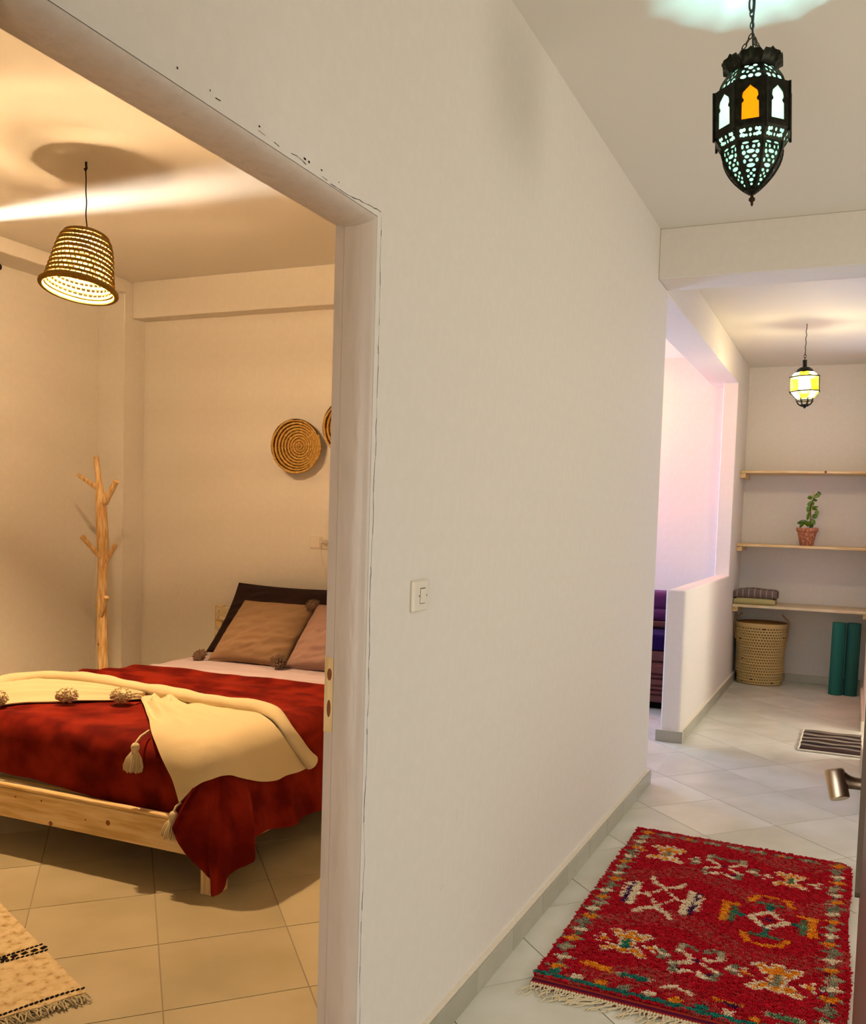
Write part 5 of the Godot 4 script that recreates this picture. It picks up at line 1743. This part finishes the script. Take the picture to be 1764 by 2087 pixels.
	obj("tip_cap", B.new().lathe([Vector2(0.0, -0.252), Vector2(0.019, -0.252), Vector2(0.022, -0.258), Vector2(0.008, -0.268), Vector2(0.0, -0.268)], 16), metal, t)
	obj("finial", B.new().lathe([Vector2(0.0, -0.266), Vector2(0.004, -0.268), Vector2(0.004, -0.273), Vector2(0.0085, -0.278), Vector2(0.0085, -0.283), Vector2(0.0035, -0.288), Vector2(0.0038, -0.294), Vector2(0.0, -0.300)], 14), chain, t)
	# chains, hook and cable
	for k in 3:
		var a := rot + 0.5 + k * TAU / 3
		var b := B.new()
		_chain(b, Vector3(sin(a) * 0.050, 0.088, cos(a) * 0.050), Vector3(0, 0.160, 0), 6, 0.0016, 0.0042)
		obj("chain", b, chain, t)
	var up := B.new()
	_chain(up, Vector3(0, 0.158, 0), Vector3(-0.002, 0.222, 0), 4, 0.0018, 0.0045)
	obj("chain", up, cable, t)
	obj("cable", B.new().tube(path([Vector3(0.0, 0.07, 0.0), Vector3(0.002, 0.12, 0.002), Vector3(0.001, 0.17, 0.003), Vector3(0.003, 0.205, 0.004), Vector3(0.006, 0.24, 0.003), Vector3(0.006, 0.313, 0.0)], 24), 0.0026, 7), cable, t)
	obj("cable_loop", B.new().tube(path([Vector3(0.004, 0.215, 0.005), Vector3(-0.006, 0.222, 0.005), Vector3(-0.007, 0.245, 0.004), Vector3(-0.001, 0.252, 0.004), Vector3(0.003, 0.244, 0.004), Vector3(0.002, 0.222, 0.006), Vector3(-0.003, 0.212, 0.006)], 24), 0.0026, 7), cable, t)
	obj("lamp_holder", B.new().lathe([Vector2(0.0, 0.072), Vector2(0.009, 0.072), Vector2(0.012, 0.060), Vector2(0.014, 0.020), Vector2(0.0, 0.020)], 14), M.plastic, t)
	obj("bulb", B.new().sphere(Vector3(0, -0.012, 0), Vector3(0.024, 0.030, 0.024), 18, 12), _bulb_mat(Color(0.80, 1.0, 1.0), 14.0), t)
	omni("lantern_bulb_light", t.transform * Vector3(0, -0.012, 0), Color(0.70, 1.0, 1.0), 2.2, 0.02)

func _lantern_small() -> void:
	var metal: StandardMaterial3D = M.brass
	var yellow := _pane(Color(0.90, 0.66, 0.01), Color(1.0, 0.80, 0.0))
	# clear-bodied stained glass: part of the light goes straight through it
	yellow.transparency = BaseMaterial3D.TRANSPARENCY_ALPHA
	yellow.albedo_color.a = 0.84
	var clear: StandardMaterial3D = M.milk.duplicate()
	clear.transparency = BaseMaterial3D.TRANSPARENCY_ALPHA
	clear.albedo_color.a = 0.78
	var at := Vector3(-0.402, 2.447, -7.42)
	var t := thing("moroccan_lantern", "small yellow and white glass lantern hanging before the shelves", "lantern", at)
	t.rotation.z = deg_to_rad(2.5)
	var rot := atan2(0.402, 7.42) - deg_to_rad(3.0)
	var ta := tan(PI / 8)
	var levels := [[0.050, 0.086, 0.086, 0.064], [0.086, 0.120, 0.064, 0.050]]
	# rings: heights and radii between which the panes stand
	var tiers := [[0.055, 0.094, 0.096, 0.058], [-0.050, 0.055, 0.096, 0.096], [-0.098, -0.050, 0.058, 0.096]]
	for k in 8:
		var ax := _octant(k, rot)
		var out: Vector3 = ax[0]
		var sd: Vector3 = ax[1]
		for q in tiers.size():
			var y0: float = tiers[q][0]
			var y1: float = tiers[q][1]
			var r0: float = tiers[q][2]
			var r1: float = tiers[q][3]
			var white: bool = (k % 2 == 0) == (q == 1)
			var rows := []
			for i in 2:
				var row := PackedVector3Array()
				var r := r1 if i == 0 else r0
				var y := y1 if i == 0 else y0
				for j in 2: row.append(out * r + sd * (j * 2 - 1) * (r * ta - 0.001) + Vector3(0, y, 0))
				rows.append(row)
			var pane := obj("white_pane" if white else "yellow_pane", B.new().shell(rows, 0.0015), clear if white else yellow, t)
			pane.set_meta("label", "white glass pane" if white else "yellow glass pane")
			var a := rot + (k + 0.5) * TAU / 8
			var c0 := Vector3(sin(a), 0, cos(a)) * (r0 / cos(PI / 8)) + Vector3(0, y0, 0)
			var c1 := Vector3(sin(a), 0, cos(a)) * (r1 / cos(PI / 8)) + Vector3(0, y1, 0)
			obj("glazing_bar", B.new().tube([c0, c1], 0.0032, 6), metal, t)
		# open ironwork bowl below
		var a2 := rot + (k + 0.5) * TAU / 8
		var d := Vector3(sin(a2), 0, cos(a2))
		obj("bowl_rib", B.new().tube([d * 0.060 + Vector3(0, -0.098, 0), d * 0.058 + Vector3(0, -0.118, 0), d * 0.044 + Vector3(0, -0.138, 0), d * 0.020 + Vector3(0, -0.152, 0)], 0.0042, 6), metal, t)
	for q in [[0.055, 0.106], [-0.050, 0.106], [-0.099, 0.062], [-0.112, 0.060]]:
		var pts := []
		for k in 8:
			var a := rot + (k + 0.5) * TAU / 8
			pts.append(Vector3(sin(a) * q[1], q[0], cos(a) * q[1]))
		var fine := []
		for k in 8:
			for s in 3: fine.append(pts[k].lerp(pts[(k + 1) % 8], s / 3.0))
		obj("band", B.new().tube(fine, 0.0062 if q[1] > 0.1 else 0.0035, 7, true), metal, t)
	obj("added_bottom_pane", B.new().lathe([Vector2(0.0, -0.0985), Vector2(0.058, -0.0985), Vector2(0.058, -0.097), Vector2(0.0, -0.097)], 16), M.milk, t)  # milky disc added to hold back the light falling on the floor
	obj("tip", B.new().lathe([Vector2(0.0, -0.138), Vector2(0.034, -0.141), Vector2(0.022, -0.153), Vector2(0.010, -0.160), Vector2(0.0, -0.172)], 16), metal, t)
	obj("cap", B.new().lathe([Vector2(0.0, 0.130), Vector2(0.016, 0.130), Vector2(0.035, 0.125), Vector2(0.052, 0.112), Vector2(0.064, 0.094), Vector2(0.066, 0.085), Vector2(0.060, 0.090), Vector2(0.048, 0.100), Vector2(0.0, 0.118)], 20), metal, t)
	obj("neck", B.new().lathe([Vector2(0.0, 0.126), Vector2(0.0145, 0.126), Vector2(0.0145, 0.172), Vector2(0.0165, 0.174), Vector2(0.0165, 0.178), Vector2(0.0, 0.178)], 16), metal, t)
	var inv := t.transform.affine_inverse()
	var top := inv * Vector3(-0.408, 2.884, -7.42)
	var b := B.new()
	_chain(b, Vector3(0, 0.176, 0), Vector3(0.002, 0.235, 0), 3, 0.0026, 0.0075)
	obj("chain", b, metal, t)
	var wp := []
	for i in 26:
		var f := i / 25.0
		wp.append(Vector3(0.002, 0.228, 0).lerp(top, f) + Vector3(0.003 * sin(f * 23.0), 0, 0.002 * cos(f * 19.0)) * sin(f * PI))
	obj("wire", B.new().tube(wp, 0.0026, 6), metal, t)
	obj("bulb", B.new().sphere(Vector3(0, 0.01, 0), Vector3(0.026, 0.034, 0.026), 18, 12), _bulb_mat(Color(0.95, 1.0, 0.95), 14.0), t)
	omni("small_lantern_bulb_light", t.transform * Vector3(0, 0.01, 0), Color(1.0, 0.92, 0.72), 11.0, 0.05)

func _alcove() -> void:
	var rng := RandomNumberGenerator.new()
	rng.seed = 71
	for q in [[1.893, 0.020, -8.90, "top pine shelf across the alcove, holding nothing"], [1.238, 0.024, -8.90, "middle pine shelf across the alcove, under the potted plant"], [0.700, 0.023, -8.79, "lowest, deepest pine shelf across the alcove, under the folded towels"]]:
		var t := thing("shelf", q[3], "shelf", Vector3(0, q[0], 0), "alcove shelves")
		var rows := []
		obj("board", B.new().box(Vector3(-0.983, 0, -9.308), Vector3(RX - 0.003, q[1], q[2]), 0.003), M.pine_x if q[0] > 1.0 else M.raw_x, t)
		for x in [[-0.984, -0.936], [RX - 0.034, RX - 0.002]]:
			obj("cleat", B.new().box(Vector3(x[0], -0.042, -9.307), Vector3(x[1], -0.0005, q[2] + (-0.02 if q[0] > 1.0 else -0.03)), 0.002), M.pine_z, t)
		if q[0] > 1.8:
			var k := B.new()
			k.t = Transform3D(Basis(Vector3.RIGHT, PI / 2), Vector3(-0.275, 0.012, q[2] - 0.0005))
			k.lathe([Vector2(0, 0), Vector2(0.011, 0), Vector2(0.011, 0.0012), Vector2(0, 0.0012)], 14)
			obj("knot", k, M.knot, t)
	_plant()
	# two folded towels, one on the other
	var plaid := Image.create_empty(256, 64, false, Image.FORMAT_RGB8)
	plaid.fill(Color(0.42, 0.375, 0.355))
	for i in 7: plaid.fill_rect(Rect2i(18 + i * 35, 0, 5, 64), Color(0.66, 0.58, 0.53))
	for i in 3: plaid.fill_rect(Rect2i(0, 8 + i * 24, 256, 2), Color(0.52, 0.44, 0.41))
	var pm := mat(Color.WHITE, 0.95)
	pm.albedo_texture = ImageTexture.create_from_image(plaid)
	for q in [[0.723, 0.060, _fabric(Color(0.69, 0.66, 0.45), 0.95), "folded pale olive towel on the lowest alcove shelf", 0.0], [0.7835, 0.078, pm, "folded brown checked towel lying on the olive towel", 0.012]]:
		var rows := []
		var prof := []
		var h: float = q[1]
		for i in 13:
			var a := -PI / 2 + PI * i / 12.0
			prof.append(Vector2(cos(a) * h * 0.42, h / 2 + sin(a) * h / 2))
		for p in [Vector2(-0.10, h), Vector2(-0.22, h * 0.97), Vector2(-0.30, h * 0.9), Vector2(-0.305, h * 0.4), Vector2(-0.30, 0.0), Vector2(-0.15, 0.0)]: prof.append(p)
		var b := B.new()
		var n := 24
		for i in n + 1:
			var row := PackedVector3Array()
			var f := i / float(n)
			var e := 1.0 - 0.25 * pow(absf(f * 2 - 1), 8.0)
			for p in prof:
				var sag := 1.0 - 0.06 * sin(f * 9.0 + 1.0) * (1.0 if h > 0.06 else 0.2)
				row.append(Vector3(lerpf(-0.978, -0.628 + q[4], f), q[0] + p.y * (sag if p.y > h * 0.3 else 1.0) * (e if p.y > h * 0.6 else 1.0), -8.855 + p.x * e))
			rows.append(row)
		for i in n:
			for j in prof.size():
				var k := (j + 1) % prof.size()
				var u0 := float(i) / n
				var u1 := float(i + 1) / n
				var v0 := float(j) / prof.size()
				var v1 := float(j + 1) / prof.size()
				b.quad(rows[i][j], rows[i + 1][j], rows[i + 1][k], rows[i][k], 1, Vector2(u0, v0), Vector2(u1, v0), Vector2(u1, v1), Vector2(u0, v1))
		for i in [0, n]:
			var mid := Vector3.ZERO
			for p in rows[i]: mid += p / prof.size()
			for j in prof.size():
				var a: Vector3 = rows[i][j]
				var e: Vector3 = rows[i][(j + 1) % prof.size()]
				if i == 0: b.tri(mid, a, e, 2)
				else: b.tri(mid, e, a, 2)
		b.orient(0)
		tag(obj("folded_towel", b, q[2]), q[3], "towel", "folded towels")
	_laundry_basket(rng)
	_mats(rng)

func _plant() -> void:
	var t := thing("potted_plant", "small leafy green plant in a terracotta pot on the middle shelf", "plant", Vector3(-0.404, 1.262, -9.02))
	var clay := tri_map(mat(Color.WHITE, 0.9), Vector3.ONE * 9.0)
	clay.albedo_texture = ramp_tex(noise_image(111, 0.03, 128, 4), [[0.2, Color(0.60, 0.36, 0.25)], [0.5, Color(0.71, 0.46, 0.34)], [0.8, Color(0.80, 0.58, 0.46)]])
	obj("pot", B.new().lathe([Vector2(0.0, 0.0), Vector2(0.052, 0.0), Vector2(0.055, 0.004), Vector2(0.080, 0.118), Vector2(0.084, 0.124), Vector2(0.091, 0.126), Vector2(0.093, 0.154), Vector2(0.090, 0.158), Vector2(0.082, 0.156), Vector2(0.080, 0.140), Vector2(0.0, 0.140)], 36), clay, t)
	obj("soil", B.new().lathe([Vector2(0.0, 0.1405), Vector2(0.079, 0.1405), Vector2(0.05, 0.147), Vector2(0.0, 0.150)], 20), mat(Color(0.12, 0.08, 0.05), 1.0), t)
	var leaf := tri_map(mat(Color(0.46, 0.58, 0.10), 0.4), Vector3.ONE * 14.0)
	leaf.albedo_texture = ramp_tex(noise_image(113, 0.03, 128, 3), [[0.2, Color(0.65, 0.75, 0.6)], [0.8, Color(1, 1, 1)]])
	leaf.backlight_enabled = true
	leaf.backlight = Color(0.25, 0.35, 0.03)
	var lf2 := leaf.duplicate()
	lf2.albedo_color = Color(0.33, 0.45, 0.07)
	var stem := mat(Color(0.25, 0.24, 0.08), 0.7)
	obj("stake", B.new().tube([Vector3(0.012, 0.14, -0.005), Vector3(0.032, 0.475, -0.008)], 0.0065, 8), mat(Color(0.78, 0.70, 0.50), 0.8), t)
	var st := obj("stem", B.new().tube(path([Vector3(0.022, 0.14, 0.0), Vector3(0.026, 0.24, 0.010), Vector3(0.018, 0.32, 0.008), Vector3(0.030, 0.39, 0.010), Vector3(0.060, 0.455, 0.012), Vector3(0.085, 0.475, 0.010)], 24), 0.0040, 7), stem, t)
	# leaf: where its middle is in view, length, width, turn, tip towards or away
	var k := 0
	for q in [[885, 235, 130, 60, -40], [820, 320, 165, 105, 5], [620, 385, 135, 115, 190], [775, 445, 120, 95, -12], [655, 570, 190, 140, 195], [615, 720, 210, 130, 250], [775, 660, 170, 80, 8], [780, 725, 150, 70, -6], [840, 825, 120, 110, 45], [790, 930, 180, 135, 40], [605, 950, 230, 95, 260], [765, 1110, 180, 105, -62], [440, 1140, 270, 120, 190], [610, 1195, 190, 150, 170], [430, 1230, 150, 100, 240], [715, 1230, 120, 100, -80]]:
		var c := Vector3((q[0] - 590) * 0.000289, 0.158 + (1300 - q[1]) * 0.000289, 0.012 + 0.012 * sin(k * 2.4))
		var b := B.new()
		var rows := []
		for i in 9:
			var f := i / 8.0
			var w: float = pow(sin(pow(f, 0.85) * PI), 0.75) * q[3] * 0.62 * 0.000289 + 0.0004
			var row := PackedVector3Array()
			for j in 5:
				var s := (j - 2) / 2.0
				row.append(Vector3((f - 0.5) * q[2] * 0.00034, s * w, -absf(s) * w * 0.25 - 0.012 * (f - 0.4) * (f - 0.4)))
			rows.append(row)
		b.t = Transform3D(Basis(Vector3.BACK, deg_to_rad(q[4])) * Basis(Vector3.RIGHT, -0.5 + 0.25 * sin(k * 1.7)), c)
		b.shell(rows, 0.0012)
		obj("leaf", b, leaf if k % 3 else lf2, st)
		k += 1

func _laundry_basket(rng: RandomNumberGenerator) -> void:
	var palm := tri_map(mat(Color.WHITE, 0.85), Vector3(60, 25, 60))
	palm.albedo_texture = ramp_tex(noise_image(121, 0.06, 128, 3), [[0.2, Color(0.66, 0.54, 0.30)], [0.5, Color(0.78, 0.67, 0.43)], [0.8, Color(0.86, 0.77, 0.55)]])
	var lidm := tri_map(mat(Color.WHITE, 0.85), Vector3.ONE * 25.0)
	lidm.albedo_texture = ramp_tex(noise_image(122, 0.06, 128, 3), [[0.2, Color(0.48, 0.32, 0.08)], [0.5, Color(0.62, 0.44, 0.15)], [0.8, Color(0.70, 0.53, 0.22)]])
	var t := thing("laundry_basket", "tall woven palm-leaf laundry basket with lid under the lowest shelf", "basket", Vector3(-0.745, 0, -9.065))
	var rad := func(y: float) -> float: return 0.190 + 0.028 * smoothstep(0.0, 0.45, y) + 0.006 * sin(y * 16.0)
	var n := 20
	var pitch := 0.508 / n
	var xs := []
	for k in n:
		var y0 := 0.004 + k * pitch
		var pr := []
		for i in 7:
			var f := i / 6.0
			var y := y0 + pitch * 0.64 * f
			pr.append(Vector2(rad.call(y) + 0.0045 * sin(f * PI) + 0.002 * sin(k * 2.1), y))
		for i in 7:
			var f := 1.0 - i / 6.0
			var y := y0 + pitch * 0.64 * f
			pr.append(Vector2(rad.call(y) - 0.006, y))
		pr.append(pr[0])
		var ph := rng.randf() * TAU
		obj("band", B.new().lathe(pr, 72, func(r: float, an: float, y: float) -> float: return r + 0.0016 * sin(an * 36 + ph) + 0.002 * sin(an * 2 + ph)), palm, t)
		# stitches that bridge the slit to the next band
		var m := 56
		for i in m:
			if rng.randf() < 0.04: continue
			var an := TAU * (i + 0.5 * (k % 2)) / m
			var r: float = rad.call(y0 + pitch) - 0.001
			xs.append(Transform3D(Basis(Vector3.UP, -an), Vector3(cos(an) * r, y0 + pitch * 0.82, sin(an) * r)))
	multi("stitching", B.new().box(Vector3(-0.003, -0.0066, -0.0066), Vector3(0.003, 0.0066, 0.0066)).mesh(), palm, xs, [], t)
	obj("inner_shade", B.new().lathe([Vector2(0.0, 0.004), Vector2(0.175, 0.004), Vector2(0.198, 0.5), Vector2(0.0, 0.5)], 40), mat(Color(0.16, 0.10, 0.04), 1.0), t)  # dark drum standing for the shade inside the closed basket
	# lid: an overlapping rim and a slightly domed top
	var lid := obj("lid_rim", B.new().lathe([Vector2(0.212, 0.515), Vector2(0.228, 0.513), Vector2(0.232, 0.525), Vector2(0.232, 0.548), Vector2(0.226, 0.555), Vector2(0.212, 0.553), Vector2(0.212, 0.515)], 72, func(r: float, an: float, y: float) -> float: return r + 0.0012 * sin(an * 40)), palm, t)
	var lt := []
	for i in 30:
		var f := i / 29.0
		lt.append(Vector2(0.222 * (1.0 - f), 0.552 + 0.012 * sin(f * PI / 2) + 0.0018 * absf(sin(f * PI * 9.0))))
	lt.push_front(Vector2(0.0, 0.545))
	lt.insert(1, Vector2(0.222, 0.545))
	obj("lid_top", B.new().lathe(lt, 48), lidm, lid)
	# leather-bound handles standing up on both sides
	var hm := mat(Color(0.62, 0.48, 0.32), 0.8)
	for s in [-1, 1]:
		var a := 2.9 if s < 0 else 0.25
		var o := Vector3(cos(a), 0, sin(a)) * 0.226
		var in_ := Vector3(cos(a), 0, sin(a)) * -0.05
		obj("handle", B.new().tube(path([o + Vector3(0, 0.40, 0), o * 1.04 + Vector3(0, 0.50, 0), o * 1.05 + Vector3(0, 0.57, 0), o + in_ * 0.5 + Vector3(0, 0.61, 0), o + in_ + Vector3(0, 0.635, 0)], 16), 0.012, 8, false, 0.7), hm, t)
	obj("tuft", B.new().sphere(Vector3(0.0, 0.425, 0.215), Vector3(0.016, 0.007, 0.008), 10, 6), mat(Color(0.88, 0.82, 0.64), 0.9), t)

func _mats(rng: RandomNumberGenerator) -> void:
	# two rolled exercise mats standing on end
	var teal := bump(tri_map(mat(Color(0.0, 0.38, 0.355), 0.75), Vector3.ONE * 30.0), M.weave, 0.03)
	var teal2 := bump(tri_map(mat(Color(0.0, 0.31, 0.285), 0.75), Vector3.ONE * 30.0), M.weave, 0.03)
	for q in [[-0.104, 0.0, 2.05, teal, "teal rolled exercise mat standing left, its loose edge showing"], [0.016, -0.02, 5.2, teal2, "darker teal rolled exercise mat standing right, in the alcove corner"]]:
		var rows := [PackedVector3Array(), PackedVector3Array()]
		var n := 150
		var under := []
		var sp := []
		for i in n + 1:
			var f := i / float(n)
			var an: float = q[2] + (f - 1.0) * TAU * 4.6
			sp.append([an, 0.012 + 0.0505 * f])
		var grid := []
		for l in 9:
			var y := 0.62 * l / 8.0
			var row := PackedVector3Array()
			for i in n + 1:
				var yy := y
				# rounded corner of the loose outer edge
				var tail := maxf(0.0, (i - (n - 4)) / 4.0)
				if l == 8: yy -= 0.030 * tail * tail
				if l == 0: yy += 0.012 * tail * tail
				row.append(Vector3(cos(sp[i][0]) * sp[i][1], yy, sin(sp[i][0]) * sp[i][1]))
			grid.append(row)
		var b := B.new()
		b.shell(grid, 0.0085)
		var o := obj("rolled_mat", b, q[3])
		tag(o, q[4], "exercise mat", "rolled exercise mats")
		o.position = Vector3(q[0], 0.0, -8.80 + q[1])
		o.rotation.z = deg_to_rad(-0.6)
	# striped doormat with bound, fringed ends
	var t := thing("doormat", "small grey and brown striped cotton doormat by the right wall", "mat")
	var z := -7.075
	var cols := [Color(0.45, 0.42, 0.38), Color(0.20, 0.155, 0.15), Color(0.50, 0.47, 0.42), Color(0.18, 0.14, 0.14), Color(0.55, 0.51, 0.46), Color(0.23, 0.18, 0.17), Color(0.52, 0.49, 0.43), Color(0.16, 0.13, 0.13), Color(0.47, 0.44, 0.40), Color(0.24, 0.18, 0.17), Color(0.20, 0.155, 0.15)]
	var ws := [0.075, 0.050, 0.060, 0.055, 0.050, 0.075, 0.050, 0.065, 0.050, 0.075, 0.065]
	for k in cols.size():
		var rows := []
		for i in 2:
			var row := PackedVector3Array()
			for j in 25:
				var x := lerpf(-0.268, 0.100, j / 24.0)
				row.append(Vector3(x, 0.008 + 0.0025 * sin(x * 25.0 + k), z + ws[k] * i + 0.003 * sin(x * 11.0)))
			rows.append(row)
		obj("stripe", B.new().shell(rows, 0.007), _fabric(cols[k], 1.0, 0.0, 200.0, 0.06), t)
		z += ws[k]
	var cream := mat(Color(0.86, 0.83, 0.76), 0.95)
	var eb := B.new()
	for x in [-0.270, 0.102]:
		var pts := []
		for i in 20: pts.append(Vector3(x + 0.002 * sin(i * 1.3), 0.008, lerpf(-7.078, z + 0.004, i / 19.0) + 0.003 * sin(x * 11.0)))
		obj("binding", B.new().tube(pts, 0.0065, 6), cream, t)
	var pts2 := []
	for i in 20:
		var x := lerpf(-0.272, 0.104, i / 19.0)
		pts2.append(Vector3(x, 0.007, z + 0.004 + 0.003 * sin(x * 11.0)))
	obj("binding", B.new().tube(pts2, 0.006, 6), cream, t)
	for i in 26:
		var zz := rng.randf_range(-7.07, z)
		eb.tube([Vector3(-0.272, 0.008, zz), Vector3(-0.286 - rng.randf() * 0.012, 0.003, zz + rng.randf_range(-0.01, 0.01))], 0.0016, 4)
	stuff(obj("fringe", eb, cream, t))

func _sofa() -> void:
	# low wooden sofa of the sitting room, seen through the gap before the half wall
	var t := thing("sofa", "low carved wooden sofa with purple cushions beyond the half wall", "sofa", Vector3(-2.25, 0, -7.25))
	var w := 1.08
	obj("toe_gap_shade", B.new().box(Vector3(-w, 0.0, -0.90), Vector3(w, 0.05, -0.05)), M.dark, t)  # near-black box standing for the shade in the toe gap
	obj("base", B.new().box(Vector3(-w, 0.05, -0.92), Vector3(w, 0.40, -0.02), 0.004), M.mahogany_x, t)
	obj("front_rail", B.new().box(Vector3(-w, 0.372, -0.06), Vector3(w, 0.446, 0.004), 0.006), M.mahogany_x, t)
	for y in [[0.055, 0.105], [0.150, 0.175], [0.240, 0.262]]:
		obj("moulding", B.new().box(Vector3(-w, y[0], -0.03), Vector3(w, y[1], 0.0), 0.006), M.mahogany_x, t)
	for k in 5:
		for y in [[0.180, 0.236], [0.268, 0.366], [0.110, 0.146]]:
			obj("panel", B.new().box(Vector3(-w + 0.02 + k * 0.432, y[0], -0.03), Vector3(-w + 0.415 + k * 0.432, y[1], -0.008), 0.008), M.mahogany_x, t)
	var indigo := _fabric(Color(0.13, 0.04, 0.24), 0.9, 0.4)
	var purple := _fabric(Color(0.30, 0.04, 0.30), 0.85, 0.7)
	var b := B.new()
	_slab(b, Vector3(-w, 0.448, -0.90), Vector3(w, 0.575, 0.0), 0.035)
	obj("seat_mattress", b, indigo, t)
	obj("back_rail", B.new().box(Vector3(-w, 0.590, -0.42), Vector3(w, 0.640, -0.36), 0.006), M.mahogany_x, t)
	for k in 3:
		b = B.new()
		_slab(b, Vector3(-w + 0.72 * k + 0.005, 0.640, -0.72), Vector3(-w + 0.72 * k + 0.715, 0.735, -0.37), 0.040)
		obj("back_cushion", b, purple, t)
		b = B.new()
		_slab(b, Vector3(-w + 0.72 * k + 0.01, 0.720, -0.74), Vector3(-w + 0.72 * k + 0.71, 0.868, -0.40), 0.055)
		obj("back_cushion", b, purple, t)
	# warm ceiling lamp of the sitting room
	var l := thing("salon_lamp", "round warm ceiling lamp of the sitting room, out of view", "lamp", Vector3(-2.15, 2.40, -8.05))
	obj("globe_bulb", B.new().sphere(Vector3.ZERO, Vector3(0.09, 0.09, 0.09), 20, 12), _bulb_mat(Color(1.0, 0.72, 0.42), 6.0), l)
	obj("stem", B.new().tube([Vector3(0, 0.085, 0), Vector3(0, H - 2.40, 0)], 0.012, 8), M.dark, l)
	omni("salon_lamp_light", Vector3(-2.15, 2.40, -8.05), Color(1.0, 0.50, 0.20), 1.15, 0.09)
